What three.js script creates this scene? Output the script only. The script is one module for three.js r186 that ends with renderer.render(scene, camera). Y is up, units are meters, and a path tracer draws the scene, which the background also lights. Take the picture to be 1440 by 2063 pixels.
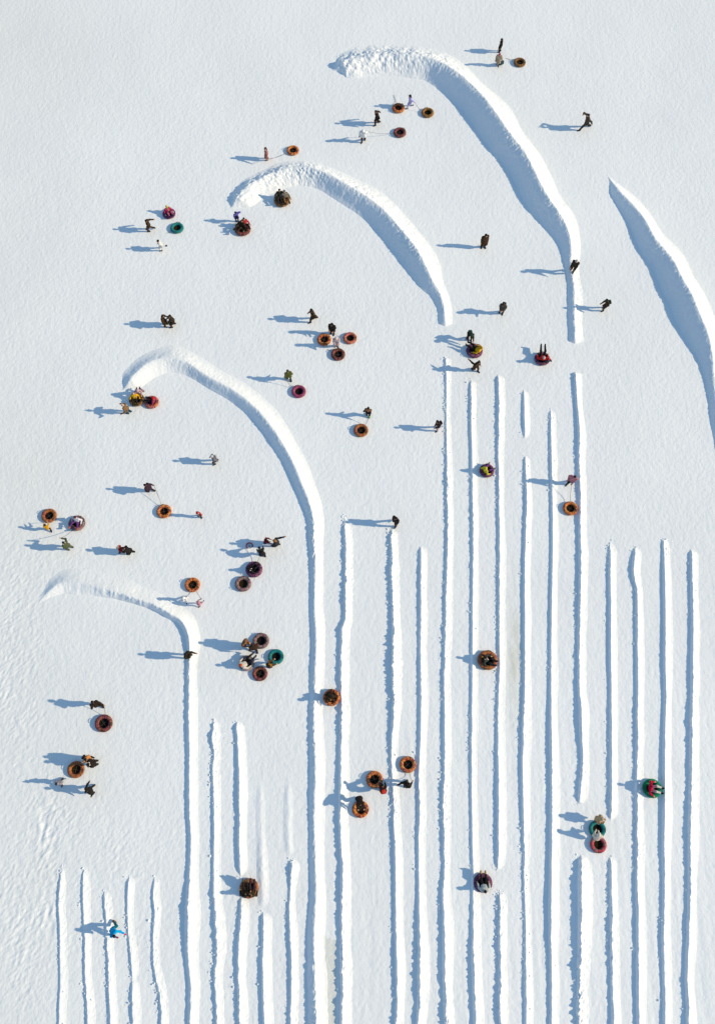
import * as THREE from 'three';
import { ImprovedNoise } from 'three/addons/math/ImprovedNoise.js';
import { mergeGeometries } from 'three/addons/utils/BufferGeometryUtils.js';

// ---------------------------------------------------------------- camera, sky, sun, exposure
const scene = new THREE.Scene();
const SLOPE = THREE.MathUtils.degToRad(10), TILT = THREE.MathUtils.degToRad(13.1), DIST = 61, FOV = 55.3;
const camera = new THREE.PerspectiveCamera(FOV, 714 / 1024, 0.5, 3000);
const fwd = new THREE.Vector3(0, -Math.cos(TILT), -Math.sin(TILT)), camUp = new THREE.Vector3(0, Math.sin(TILT), -Math.cos(TILT));
camera.position.copy(fwd).multiplyScalar(-DIST);
camera.up.copy(camUp);
camera.lookAt(0, 0, 0);

const SUN_EL = THREE.MathUtils.degToRad(29), SUN_AZ = THREE.MathUtils.degToRad(2.5);
const sunDir = new THREE.Vector3(Math.cos(SUN_EL) * Math.cos(SUN_AZ), Math.sin(SUN_EL), Math.cos(SUN_EL) * Math.sin(SUN_AZ));
function skyTexture() {
  const W = 512, H = 256, d = new Float32Array(W * H * 4), v = new THREE.Vector3();
  const zen = [0.142, 0.302, 0.535], hor = [0.44, 0.54, 0.62], low = [0.6, 0.63, 0.66];
  for (let j = 0; j < H; j++) for (let i = 0; i < W; i++) {
    const el = ((j + 0.5) / H - 0.5) * Math.PI, az = ((i + 0.5) / W - 0.5) * 2 * Math.PI;
    v.set(Math.cos(el) * Math.cos(az), Math.sin(el), Math.cos(el) * Math.sin(az));
    const f = el > 0 ? Math.pow(1 - Math.sin(el), 3) : 1, g = Math.max(0, v.dot(sunDir)), o = (j * W + i) * 4;
    const halo = 0.12 * Math.pow(g, 6) + 0.5 * Math.pow(g, 60);
    for (let c = 0; c < 3; c++) d[o + c] = (el > 0 ? zen[c] * (1 - f) + hor[c] * f : hor[c] + (low[c] - hor[c]) * Math.min(1, -el * 6)) + halo * [1, 0.93, 0.82][c];
    d[o + 3] = 1;
  }
  const t = new THREE.DataTexture(d, W, H, THREE.RGBAFormat, THREE.FloatType);
  t.mapping = THREE.EquirectangularReflectionMapping; t.magFilter = t.minFilter = THREE.LinearFilter; t.wrapS = THREE.RepeatWrapping; t.needsUpdate = true;
  return t;
}
scene.background = skyTexture(); scene.environment = scene.background;
const sun = new THREE.DirectionalLight(new THREE.Color().setRGB(1, 0.862, 0.615), 4.48);
sun.position.copy(sunDir).multiplyScalar(120); sun.castShadow = true; sun.shadow.radius = 2;
sun.shadow.mapSize.set(4096, 4096);
Object.assign(sun.shadow.camera, { left: -50, right: 50, top: 50, bottom: -50, near: 1, far: 260 });
scene.add(sun, sun.target);

const renderer = new THREE.WebGLRenderer({ antialias: true });
renderer.toneMapping = THREE.LinearToneMapping; renderer.toneMappingExposure = 0.925;
renderer.shadowMap.enabled = true;

// ---------------------------------------------------------------- helpers
let seed = 7; const rnd = () => { seed = (seed * 1664525 + 1013904223) >>> 0; return seed / 4294967296; };
const V = (x, y, z) => new THREE.Vector3(x, y, z), N = new ImprovedNoise(), noise = (x, y, z = 0) => N.noise(x + 100.37, y + 100.71, z + 100.13);
const clamp = (x, a = 0, b = 1) => Math.min(b, Math.max(a, x)), mix = (a, b, t) => a + (b - a) * t, sstep = (a, b, x) => { const t = clamp((x - a) / (b - a)); return t * t * (3 - 2 * t); };
const FPX = 1031.5 / Math.tan(THREE.MathUtils.degToRad(FOV / 2)), TS = Math.tan(SLOPE);
// a place in the photograph (1440 x 2063) turned into a place on the snow slope, h metres above it
function at(px, py, h = 0) {
  const d = fwd.clone().add(V((px - 720) / FPX, 0, 0)).addScaledVector(camUp, -(py - 1031.5) / FPX), c = camera.position;
  const t = (TS * c.z + h - c.y) / (d.y - TS * d.z);
  return c.clone().addScaledVector(d, t);
}
const names = {};
function numbered(n) { const k = names[n] = (names[n] ?? -1) + 1; return k ? n + '_' + String(k).padStart(3, '0') : n; }
function tag(o, label, category, group, kind) { Object.assign(o.userData, { label, category }); if (group) o.userData.group = group; if (kind) o.userData.kind = kind; return o; }
function part(name, geo, mat, parent) { const m = new THREE.Mesh(geo, mat); m.name = name; m.castShadow = m.receiveShadow = true; parent.add(m); return m; }
function thing(name, pos, turn = 0, tilt = 0) { const g = new THREE.Group(); g.name = numbered(name); g.position.copy(pos); g.rotation.set(tilt, turn, 0, 'XYZ'); scene.add(g); return g; }
const mats = {};
function cloth(c, rough = 0.85) { const k = c.join() + rough; const lum = Math.max(...c), f = lum < 0.13 ? 0.72 : 1; return mats[k] ??= new THREE.MeshPhysicalMaterial({ color: new THREE.Color().setRGB(c[0] * f, c[1] * f, c[2] * f), roughness: rough, specularIntensity: 0.25 }); }

// ---------------------------------------------------------------- snow
function snowBump() {                                   // tileable fine relief, 12 m across
  const W = 1024, d = new Uint8Array(W * W * 4), lat = {};
  const R = (n, s) => lat[n + '_' + s] ??= Float32Array.from({ length: n * n }, rnd);
  const val = (u, v, nx, ny, L, n) => { const x = u * nx, y = v * ny, i = Math.floor(x), j = Math.floor(y), a = x - i, b = y - j, fa = a * a * (3 - 2 * a), fb = b * b * (3 - 2 * b), g = (p, q) => L[((q + ny) % ny % n) * n + (p + nx) % nx % n]; return mix(mix(g(i, j), g(i + 1, j), fa), mix(g(i, j + 1), g(i + 1, j + 1), fa), fb); };
  const L = [R(256, 1), R(256, 2), R(256, 3)];
  for (let j = 0; j < W; j++) for (let i = 0; i < W; i++) {
    const u = i / W, v = j / W;
    let h = 0.5 * val(u, v, 64, 48, L[0], 256) + 0.38 * val(u, v, 118, 96, L[1], 256) + 0.22 * val(u, v, 240, 210, L[2], 256);
    h = 255 * clamp(0.5 + (h - 0.5) * 1.5); const o = (j * W + i) * 4; d[o] = d[o + 1] = d[o + 2] = h; d[o + 3] = 255;
  }
  const t = new THREE.DataTexture(d, W, W); t.wrapS = t.wrapT = THREE.RepeatWrapping; t.magFilter = THREE.LinearFilter; t.minFilter = THREE.LinearMipmapLinearFilter; t.generateMipmaps = true; t.needsUpdate = true;
  return t;
}
const bump = snowBump();
const snow = new THREE.MeshStandardMaterial({ color: new THREE.Color().setRGB(0.9, 0.895, 0.885), roughness: 0.92, bumpMap: bump, bumpScale: 0.0115, vertexColors: true });

const gauss = (x, y, cx, cy, sx, sy) => Math.exp(-(((x - cx) / sx) ** 2) - ((y - cy) / sy) ** 2);
function hillY(z) { const a = Math.abs(z), e = a < 60 ? a : a < 160 ? 60 + (a - 60) * (1 - (a - 60) / 200) : 110; return TS * Math.sign(z) * e; }
const pix = (x, z) => { const c = camera.position, dy = TS * z - c.y, dz = z - c.z, w = dy * fwd.y + dz * fwd.z; return [720 + FPX * x / w, 1031.5 - FPX * (dy * camUp.y + dz * camUp.z) / w]; };
const rough = (X, Y) => clamp(gauss(X, Y, 25, 1330, 65, 210) * 1.7 + gauss(X, Y, 95, 1660, 45, 90) * 1.6 + gauss(X, Y, 230, 1700, 130, 80) * 0.9 + gauss(X, Y, 50, 1900, 80, 180) * 1.6 + gauss(X, Y, 120, 1140, 90, 40) * 0.5 + gauss(X, Y, 240, 1860, 90, 90) * 0.7, 0, 2);
function groundY(x, z) {
  let y = hillY(z);
  if (Math.abs(x) < 60 && Math.abs(z) < 60) {
    const [X, Y] = pix(x, z), lane = sstep(1150, 1500, Y) * sstep(600, 720, X) * 0.8 + sstep(1800, 1950, Y) * sstep(100, 200, X) * 0.4;
    y += 0.04 * noise(x * 0.18, z * 0.16) + 0.005 * noise(x * 0.7, z * 0.6, 3);
    y += (1 - 0.55 * clamp(lane)) * (0.0025 * noise(x * 2.4, z * 2, 5) + 0.0042 * noise(x * 5.2 + 0.5 * z, z * 4.1, 8));
    if (lane > 0.02) y += clamp(lane) * (0.009 * noise(x * 3.1, z * 0.12, 21) + 0.005 * noise(x * 6.3, z * 0.2, 27));
    const r = rough(X, Y);
    if (r > 0.02) y += r * (0.010 * noise(x * 2.4 + z * 0.5, z * 1.9, 31) + 0.028 * noise(x * 5.6 + z, z * 4.9, 37) * clamp(0.55 + 1.2 * noise(x * 0.9, z * 0.6, 33)) + 0.014 * noise(x * 9.5, z * 7, 39)) + 0.085 * gauss(X, Y, 90, 1668, 18, 55) * noise(x * 4.2 + z * 0.5, z * 1.9, 43) + 0.06 * gauss(X, Y, 98, 1845, 14, 40) * noise(x * 4.2, z * 1.2, 47);
  }
  return y;
}
function tint(x, z) {                                   // grubby, icier snow in two lanes; a little unevenness everywhere
  const [X, Y] = pix(x, z);
  let t = 1 + 0.03 * sstep(1150, 1500, Y) * sstep(820, 960, X) + 0.022 * noise(x * 0.11, z * 0.1, 51) + 0.016 * noise(x * 0.5, z * 0.45, 57) + 0.012 * noise(x * 1.9, z * 1.2, 59), w = 0;
  w += 0.27 * gauss(X, Y, 1036, 1330, 14, 125) * (0.7 + 0.6 * noise(x * 3, z * 0.8, 61));
  if (X > 650 && X < 677 && Y > 1885 + (X - 650) * 0.35) w += 0.15 + 0.03 * noise(x * 4, z * 1.5, 66);
  w += 0.035 * gauss(X, Y, 60, 1000, 90, 160) + 0.03 * gauss(X, Y, 90, 1755, 40, 40) + 0.03 * gauss(X, Y, 40, 100, 300, 130) + 0.03 * sstep(330, 0, X);
  return [t - w * 0.85, t - w * 0.9, t - w * 1.25];
}
function axis(a, b, step, far) { const p = []; for (let v = a; v <= b + 1e-6; v += step) p.push(v); let s = step, v = b; while (v < far) { s *= 1.22; v += s; p.push(v); } s = step; v = a; while (v > -far) { s *= 1.22; v -= s; p.unshift(v); } return p; }
{
  const xs = axis(-24, 24, 0.075, 700), zs = axis(-35, 35, 0.08, 700), nx = xs.length, nz = zs.length;
  const pos = new Float32Array(nx * nz * 3), col = new Float32Array(nx * nz * 3), uv = new Float32Array(nx * nz * 2), idx = new Uint32Array((nx - 1) * (nz - 1) * 6);
  let o = 0, q = 0;
  for (let j = 0; j < nz; j++) for (let i = 0; i < nx; i++, o++) {
    const x = xs[i], z = zs[j]; pos.set([x, groundY(x, z), z], o * 3); col.set(tint(x, z), o * 3); uv[o * 2] = x / 12; uv[o * 2 + 1] = z / 12;
    if (i < nx - 1 && j < nz - 1) { const a = o, b = o + 1, c = o + nx, e = c + 1; idx.set([a, c, b, b, c, e], q); q += 6; }
  }
  const g = new THREE.BufferGeometry();
  g.setAttribute('position', new THREE.BufferAttribute(pos, 3)); g.setAttribute('color', new THREE.BufferAttribute(col, 3)); g.setAttribute('uv', new THREE.BufferAttribute(uv, 2)); g.setIndex(new THREE.BufferAttribute(idx, 1)); g.computeVertexNormals();
  const m = new THREE.Mesh(g, snow); m.name = 'snow_ground'; m.receiveShadow = true; m.castShadow = true;
  tag(m, 'packed white snow slope under the tubes and people', 'snow', null, 'structure'); scene.add(m);
}

// banks and ridges: a crest line [px, py, height], an inner (steep) and an outer side, each with its own width
const clods = [];
function bank(name, label, group, pts, o) {
  o = { wi: 0.1, wo: 0.42, rag: 0.5, cross: 12, step: 0.06, comb: 0, soft: 0, clod: 0, fade0: 0.42, fade1: 0.42, lump: 0, pit: 0, ...o };
  const P3 = pts.map(([x, y, h]) => { const p = at(x, y, h); return V(p.x, h, p.z); });
  const curve = new THREE.CatmullRomCurve3(P3, false, 'centripetal'); curve.arcLengthDivisions = 600;
  const len = curve.getLength(), n = Math.ceil(len / o.step), sp = curve.getSpacedPoints(n), S = hashOf(label), us = [], half = o.cross;
  const lerpPt = (u, k, def) => { const t = curve.getUtoTmapping(u) * (pts.length - 1), i = Math.min(pts.length - 2, Math.floor(t)); return mix(pts[i][k] ?? def, pts[i + 1][k] ?? def, t - i); };
  for (let i = -half; i <= half; i++) us.push(i / half);
  const M = us.length, pos = [], uv = [], col = [], idx = [];
  for (let i = 0; i <= n; i++) {
    const p = sp[i], a = sp[Math.max(0, i - 4)], b = sp[Math.min(n, i + 4)], tx = b.x - a.x, tz = b.z - a.z, tl = Math.hypot(tx, tz);
    const ox = tz / tl, oz = -tx / tl;                                 // outer side
    const s = i / n * len, end = Math.min(sstep(0, o.fade0, s + 0.02), sstep(0, o.fade1, len - s + 0.02));
    let h = Math.max(0.01, p.y) * end * (o.hk ?? 1);
    const rag = o.ragStart ? mix(o.ragStart[1], o.rag, sstep(o.ragStart[0] - 0.08, o.ragStart[0] + 0.04, i / n)) : o.rag, messy = rag * (0.55 + 0.9 * clamp(0.5 + noise(s * 0.22, S + 71) * 1.6));
    const jag = messy * (0.09 * noise(s * 0.9, S) + 0.085 * noise(s * 2.6, S + 5) + 0.04 * noise(s * 6.5, S + 9) + 0.02 * noise(s * 12, S + 11));
    h *= 1 + messy * (0.22 * noise(s * 0.8, S + 13) + 0.16 * noise(s * 4.2, S + 17) + 0.08 * noise(s * 10, S + 19));
    const thin = o.fade0 > 0.6 && s < len / 2 ? 0.5 + 0.5 * end : 0.7 + 0.3 * end, wi = (lerpPt(i / n, 3, o.wi) + (o.slopeIn ?? 0) * h) * thin, wo = (lerpPt(i / n, 4, o.wo) + (o.slopeOut ?? 0) * h) * thin * (1 + 0.25 * noise(s * 0.35, S + 23));
    const flat = clamp((wi - 0.45) / 0.5);                             // a wide inner face is a gentle one
    for (let k = 0; k < M; k++) {
      const u = us[k], inn = u < 0, w = Math.abs(u);
      const d = inn ? -w * wi : (w * w * 0.45 + w * 0.55) * wo * 1.3;
      const bell = 0.5 + 0.5 * Math.cos(Math.PI * w);
      const f = inn ? mix(mix(1 - Math.pow(w, 1.5), bell, o.soft), 0.55 * bell + 0.45 * (1 - w), flat) : mix(Math.pow(1 - w, 2), bell, 0.72 + 0.28 * o.soft);
      const x0 = p.x + ox * (d + jag * Math.min(h, 0.45) * 3.4 * (1 - w)), z0 = p.z + oz * (d + jag * Math.min(h, 0.45) * 3.4 * (1 - w));
      let y = h * f;
      y += Math.min(h, 0.5) * messy * (1 - w * w) * ((inn ? 0.42 : 0.2) * noise(x0 * 5.2, z0 * 5.2, S + 31) + (inn ? 0.45 : 0.16) * noise(x0 * 11, z0 * 11, S + 37));
      if (o.comb) y += o.comb * (1 - 0.72 * flat) * Math.min(h, 0.8) * (inn ? Math.sin(Math.PI * Math.pow(w, 0.7)) : 0.35 * (1 - w)) * (0.06 * noise(s * 3.1, d * 0.7, S + 41) + 0.06 * noise(s * 7.3 + d, d * 1.1, S + 43) + 0.045 * noise(s * 14 + 2 * d, d * 2.2, S + 45));
      if (o.lump) { const e = o.lumpEnd ? sstep(o.lumpEnd, 0, s / len) : 1; y += o.lump * e * end * (1 - w * w * w) * (0.14 * noise(x0 * 1.5, z0 * 1.5, S + 51) + 0.10 * noise(x0 * 3.7, z0 * 3.2, S + 55) + 0.04 * noise(x0 * 8.3, z0 * 8.3, S + 58)); }
      if (o.pit && !inn) y += o.pit * Math.min(1, h * 2) * Math.sin(Math.PI * clamp(w * 1.15)) * (0.055 * noise(x0 * 2.2, z0 * 2.2, S + 61) + 0.045 * noise(x0 * 5.3, z0 * 5.3, S + 63) - 0.05 * sstep(0.3, 0.7, noise(x0 * 3.3 + 7, z0 * 3.3, S + 64)) * sstep(-0.1, 0.4, noise(s * 0.5, S + 68)) + 0.025 * noise(x0 * 10, z0 * 10, S + 66));
      if (o.crumb && !inn) y += o.crumb * messy * Math.min(1, h * 4) * Math.pow(1 - w, 1.4) * Math.min(1, w * 9) * (0.11 * Math.abs(noise(x0 * 6.1, z0 * 5.1, S + 81)) + 0.06 * noise(x0 * 11, z0 * 9, S + 83) - 0.03);
      y = Math.max(y, -0.02) - 0.022 * sstep(0.82, 1, w) - 0.004;
      pos.push(x0, groundY(x0, z0) + y, z0); uv.push(x0 / 12 + 0.37, z0 / 12 + 0.11); col.push(...tint(x0, z0).map((c) => mix(c, 1.0, 0.7)));
      if (i < n && k < M - 1) { const A = i * M + k; idx.push(A, A + 1, A + M, A + 1, A + M + 1, A + M); }
    }
    for (let r = 0; r < 2; r++) if (o.clod && rnd() < o.clod * messy * 1.3) { const t = rnd(), d = t < 0.72 ? -rnd() * rnd() * 0.35 : (rnd() - 0.3) * 0.3; clods.push([p.x + ox * d, p.z + oz * d, 0.018 + 0.05 * rnd() * rnd(), d > -0.06 ? h * 0.8 : h * 0.1]); }
  }
  const g = new THREE.BufferGeometry();
  g.setAttribute('position', new THREE.Float32BufferAttribute(pos, 3)); g.setAttribute('uv', new THREE.Float32BufferAttribute(uv, 2)); g.setAttribute('color', new THREE.Float32BufferAttribute(col, 3)); g.setIndex(idx); g.computeVertexNormals();
  if (g.attributes.normal.getY(Math.floor(n / 2) * M + half) < 0) { const ix = g.index.array; for (let i = 0; i < ix.length; i += 3) { const t = ix[i]; ix[i] = ix[i + 1]; ix[i + 1] = t; } g.computeVertexNormals(); }
  const m = new THREE.Mesh(g, snow); m.name = numbered(name); m.castShadow = m.receiveShadow = true; scene.add(m);
  tag(m, label, name === 'snow_bank' ? 'snow bank' : 'snow ridge', group); return m;
}
function hashOf(s) { let h = 7; for (const c of s) h = (h * 31 + c.charCodeAt(0)) % 9973; return h * 0.377; }

const BK = 'curved snow banks that stop the tubes';
bank('snow_bank', 'tallest curved snow bank, lumpy at its upper left tip, hooking over three tubes', BK,
  [[668, 136, .35, 0.39, .4], [684, 126, .55, 0.52, .6], [710, 119, .65, 0.59, .75], [745, 113, .72, 0.58, .8], [790, 110, .8, 0.5, .8], [830, 111, .92, 0.35, .7], [873, 119, 1.02, 0.08, .6], [907, 136, 1.08, 0.08, .6], [940, 161, 1.1, 0.08], [969, 189, 1.12, 0.08], [998, 227, 1.12, 0.08], [1027, 268, 1.08], [1057, 308, 1.02], [1075, 341, .98], [1098, 388, .95], [1124, 425, .85], [1141, 457, .68], [1149, 486, .48], [1150, 527, .28], [1153, 556, .22], [1156, 585, .24], [1157, 643, .24], [1159, 690, .24]],
  { wi: .12, slopeIn: 1.4, wo: .3, slopeOut: .95, soft: .6, rag: .18, cross: 26, step: .055, comb: 1.0, lump: 1.0, lumpEnd: .36, pit: 1.7, fade0: 1.1, fade1: .25 });
bank('snow_bank', 'curved snow bank arching over a loaded brown tube, second from the top', BK,
  [[463, 419, .2, 0.33, .2], [473, 403, .4, 0.55, .2], [486, 386, .52, 0.65, .2], [506, 369, .52, 0.65, .3], [537, 354, .52, 0.65, .4], [573, 341, .56, 0.61, .5], [610, 337, .64, 0.44, .5], [640, 342, .72, 0.23], [667, 354, .78, 0.08], [707, 377, .82, 0.08], [740, 397, .84, 0.08], [773, 423, .85], [800, 453, .85], [833, 493, .85], [853, 527, .75], [870, 563, .58], [883, 585, .4], [893, 613, .26], [897, 655, .22]],
  { wi: .12, slopeIn: 1.4, wo: .3, slopeOut: .95, soft: .6, rag: .18, cross: 24, step: .055, comb: 1.0, lump: .6, lumpEnd: .4, pit: 1.5, fade0: 1.1, fade1: .25 });
bank('snow_bank', 'long smooth snow bank curving from three crowded tubes into a straight lane edge', BK,
  [[243, 788, .16, 0.26, .25], [252, 777, .3, 0.43, .25], [275, 751, .38, 0.57, .3], [296, 733, .38, 0.67, .4], [318, 724, .38, 0.67, .5], [342, 721, .4, 0.55, .6], [379, 731, .45, 0.31], [403, 747, .48, 0.08], [434, 766, .5, 0.08], [466, 783, .5], [496, 805, .5], [523, 830, .49], [545, 857, .48], [564, 885, .46], [580, 912, .43], [596, 944, .4], [608, 974, .38], [623, 1011, .36], [631, 1041, .3], [633, 1090, .25], [635, 1124, .23], [635, 1176, .21], [634, 1217, .2], [637, 1280, .21], [636, 1342, .21], [634, 1390, .2], [633, 1442, .2], [634, 1500, .22], [636, 1547, .23], [634, 1610, .22], [634, 1661, .2], [634, 1700, .2], [636, 1756, .22], [637, 1800, .23], [633, 1878, .25], [634, 1944, .27], [636, 2011, .3], [637, 2063, .31], [637, 2140, .31]],
  { wi: .1, slopeIn: 1.2, wo: .22, slopeOut: 1.25, rag: .42, ragStart: [.4, .1], crumb: 1, cross: 16, step: .06, comb: .5, soft: .5, clod: .3, pit: .5, fade0: 1.2 });
bank('snow_bank', 'lowest and faintest curved snow bank, below the orange tube on its crest', BK,
  [[74, 1222, .05, 0.23], [86, 1203, .1, 0.38], [102, 1188, .17, 0.41], [128, 1173, .22, 0.59, .4], [155, 1173, .26, 0.67, .5], [190, 1180, .3, 0.43, .5], [235, 1192, .36, 0.19, .4], [272, 1205, .38, 0.08], [310, 1217, .37], [342, 1235, .34], [367, 1252, .3], [379, 1275, .26], [383, 1302, .22], [381, 1340, .17], [381, 1430, .16], [382, 1497, .16], [382, 1560, .15], [382, 1630, .16], [385, 1697, .15], [383, 1760, .15], [381, 1800, .2], [380, 1842, .24], [379, 1900, .2], [381, 1944, .16], [385, 1989, .16], [384, 2033, .16], [384, 2140, .16]],
  { wi: .1, slopeIn: .62, wo: .22, slopeOut: 1.25, rag: .45, ragStart: [.36, .16], cross: 14, step: .06, comb: 1.7, soft: .4, clod: .25, hk: 1.12, crumb: .8, fade0: 1.6 });
bank('snow_bank', 'sharp curved snow bank with a broad blue shaded face running off right edge', BK,
  [[1216, 342, .03], [1226, 357, .08], [1236, 370, .2], [1248, 385, .36], [1273, 411, .52], [1297, 440, .64], [1321, 482, .76], [1355, 524, .86], [1375, 563, .92], [1394, 595, .96], [1408, 631, .95], [1425, 672, .82], [1434, 716, .55], [1437, 752, .36], [1441, 800, .26], [1444, 850, .2], [1446, 890, .12], [1447, 940, .05]],
  { wi: .1, slopeIn: 1.4, wo: .3, slopeOut: 1.05, soft: .6, rag: .14, cross: 20, step: .06, comb: 1.1, pit: .6, fade0: 2.2, fade1: 1.5 });

const RG = 'straight snow ridges between the tubing lanes';
const ridge = (label, pts, o = {}) => bank('snow_ridge', label, RG, pts, { wi: .07, slopeIn: .35, wo: .24, slopeOut: 1.05, step: .055, clod: .45, hk: .96, pit: .4, crumb: 1, ...o, rag: (o.rag ?? .5) * 1.3, ...(o.clod ? { clod: o.clod * 2.5 + .4 } : {}) });
ridge('leftmost low snow ridge at the rough left edge of the slope', [[127, 1728, .06], [122, 1775, .1], [119, 1824, .11], [121, 1860, .11], [122, 1944, .1], [122, 1989, .1], [120, 2033, .1], [119, 2140, .1]], { rag: .4, fade0: 1.5 });
ridge('low snow ridge crossed by the head shadow of the bright blue jacket', [[169, 1749, .08], [168, 1811, .11], [170, 1856, .1], [172, 1900, .11], [172, 1967, .11], [175, 2000, .12], [177, 2062, .13], [178, 2140, .13]], { rag: .45 });
ridge('low snow ridge at the foot of the person in bright blue', [[210, 1792, .09], [212, 1824, .11], [215, 1856, .11], [217, 1900, .11], [219, 1944, .12], [220, 1989, .12], [222, 2033, .13], [222, 2140, .13]], { rag: .45 });
ridge('wavy snow ridge just right of the person in bright blue', [[261, 1763, .11], [258, 1800, .12], [257, 1833, .1], [259, 1878, .09], [264, 1922, .11], [267, 1960, .1], [267, 1975, .05], [267, 1990, .13], [268, 2033, .14], [268, 2140, .14]], { rag: .5 });
ridge('bending snow ridge fourth to the right of the leftmost ridge, drifting right downhill', [[312, 1763, .07], [309, 1807, .11], [312, 1833, .12], [309, 1889, .1], [309, 1922, .1], [312, 1955, .1], [319, 1989, .12], [324, 2022, .14], [325, 2060, .14], [325, 2140, .14]], { rag: .55, clod: .05 });
ridge('snow ridge beginning level with the square-ended ridge on its right', [[432, 1449, .13], [429, 1497, .15], [432, 1519, .12], [429, 1545, .12], [431, 1608, .13], [432, 1674, .14], [431, 1748, .13], [432, 1810, .16], [435, 1854, .18], [437, 1921, .16], [433, 1965, .15], [436, 2010, .15], [437, 2063, .15], [437, 2140, .15]], { rag: .6, clod: .06 });
ridge('crisp snow ridge ending just above the tube with two pairs of raised legs', [[477, 1451, .17], [479, 1497, .17], [481, 1541, .19], [482, 1586, .2], [483, 1630, .2], [482, 1697, .2], [484, 1748, .17], [485, 1768, .1]], { rag: .4 });
ridge('snow ridge starting below the tube with two pairs of raised legs', [[487, 1802, .1], [485, 1854, .18], [482, 1899, .18], [481, 1932, .19], [481, 1987, .18], [483, 2063, .17], [483, 2140, .17]], { rag: .45 });
ridge('barely visible rounded snow ridge above the right of two legs-up riders', [[524, 1545, .02], [525, 1600, .035], [526, 1680, .04], [528, 1742, .075], [530, 1800, .06], [530, 1832, .04]], { rag: .25, soft: 1, wi: .35, clod: 0, fade0: 2 });
ridge('snow ridge with a clean rounded top end, lower centre left', [[530, 1836, .16], [531, 1876, .18], [530, 1915, .18], [530, 1954, .19], [531, 2010, .19], [533, 2063, .19], [533, 2140, .19]], { rag: .35 });
ridge('barely visible rounded snow ridge fading in left of the long smooth bank', [[580, 1540, .02], [581, 1600, .04], [581, 1680, .045], [584, 1726, .05]], { rag: .2, soft: 1, wi: .35, clod: 0, fade0: 2 });
ridge('snow ridge with broken shadow nearest left of the long smooth bank', [[587, 1729, .15], [588, 1750, .18], [587, 1765, .16], [585, 1800, .1], [583, 1832, .13], [585, 1876, .15], [587, 1932, .16], [588, 1987, .16], [585, 2063, .16], [585, 2140, .16]], { rag: .65, clod: .1 });
ridge('crumbly snow ridge first to the right of the long smooth bank', [[694, 1036, .12], [696, 1082, .18], [697, 1134, .17], [696, 1197, .2], [695, 1249, .19], [690, 1264, .22], [688, 1311, .2], [687, 1374, .2], [689, 1422, .21], [687, 1500, .2], [687, 1567, .21], [686, 1630, .22], [687, 1692, .21], [690, 1740, .22], [690, 1790, .22], [689, 1878, .21], [690, 1944, .22], [691, 2011, .25], [689, 2063, .22], [689, 2140, .22]], { rag: .65, clod: .22, fade0: 1 });
ridge('chunky snow ridge that starts under the boots of a lone dark figure', [[789, 1063, .16], [789, 1113, .2], [789, 1170, .2], [791, 1217, .22], [793, 1280, .23], [793, 1363, .24], [794, 1422, .23], [791, 1463, .21], [789, 1510, .14], [790, 1570, .12], [793, 1630, .14], [796, 1713, .17], [797, 1790, .15], [798, 1878, .16], [800, 1944, .2], [800, 2011, .18], [799, 2063, .17], [799, 2140, .17]], { rag: .65, clod: .2 });
ridge('snow ridge just right of a tube on a slack rope', [[848, 1098, .12], [848, 1155, .16], [848, 1230, .16], [847, 1301, .14], [848, 1370, .16], [848, 1422, .16], [847, 1490, .15], [844, 1567, .14], [845, 1630, .15], [843, 1713, .13], [844, 1789, .14], [845, 1856, .18], [846, 1922, .22], [846, 1989, .22], [843, 2063, .18], [843, 2140, .18]], { rag: .45, clod: .06 });
ridge('long snow ridge continuing downhill from the end of the second curved bank', [[898, 719, .12], [899, 771, .1], [899, 830, .08], [900, 912, .12], [901, 983, .14], [902, 1078, .14], [899, 1180, .14], [897, 1280, .14], [895, 1380, .15], [896, 1455, .16], [895, 1555, .15], [893, 1630, .15], [895, 1717, .15], [895, 1760, .14], [893, 1810, .17], [895, 1856, .2], [896, 1922, .22], [897, 1989, .22], [899, 2063, .23], [899, 2140, .23]], { rag: .6, clod: .1, fade0: .2 });
ridge('snow ridge that brackets the left side of the yellow child in a tube', [[949, 762, .12], [949, 842, .14], [951, 924, .13], [952, 1007, .14], [953, 1078, .14], [952, 1200, .13], [951, 1380, .12], [950, 1505, .12], [950, 1605, .1], [952, 1717, .11], [953, 1767, .1], [953, 1855, .15], [954, 1922, .19], [956, 1989, .2], [958, 2063, .2], [958, 2140, .2]], { rag: .4, clod: .04 });
ridge('snow ridge that brackets the right side of the yellow child in a tube', [[1003, 752, .15], [1005, 818, .16], [1004, 912, .13], [1005, 1007, .13], [1006, 1078, .14], [1006, 1200, .13], [1006, 1340, .13], [1004, 1405, .12], [1003, 1490, .13], [1004, 1580, .17], [1004, 1717, .16], [1003, 1742, .12], [1003, 1756, .06]], { rag: .45, clod: .05 });
ridge('snow ridge starting below right of the tube whose shadow falls rightward', [[1006, 1792, .06], [1007, 1806, .11], [1008, 1825, .14], [1007, 1880, .16], [1008, 1944, .17], [1009, 2063, .18], [1009, 2140, .18]], { rag: .6, clod: .1 });
ridge('shortest snow ridge, alone above the gap in its lane', [[1055, 783, .1], [1056, 825, .14], [1057, 865, .13], [1057, 885, .06]], { rag: .35 });
ridge('snow ridge left of the grey dirty strip, below the shortest ridge', [[1058, 916, .1], [1059, 960, .14], [1061, 1007, .16], [1058, 1078, .15], [1057, 1200, .16], [1057, 1380, .16], [1054, 1480, .17], [1053, 1580, .16], [1056, 1717, .12], [1056, 1780, .1], [1058, 1833, .1], [1059, 1922, .11], [1060, 2063, .13], [1060, 2140, .13]], { rag: .5, clod: .08 });
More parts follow.
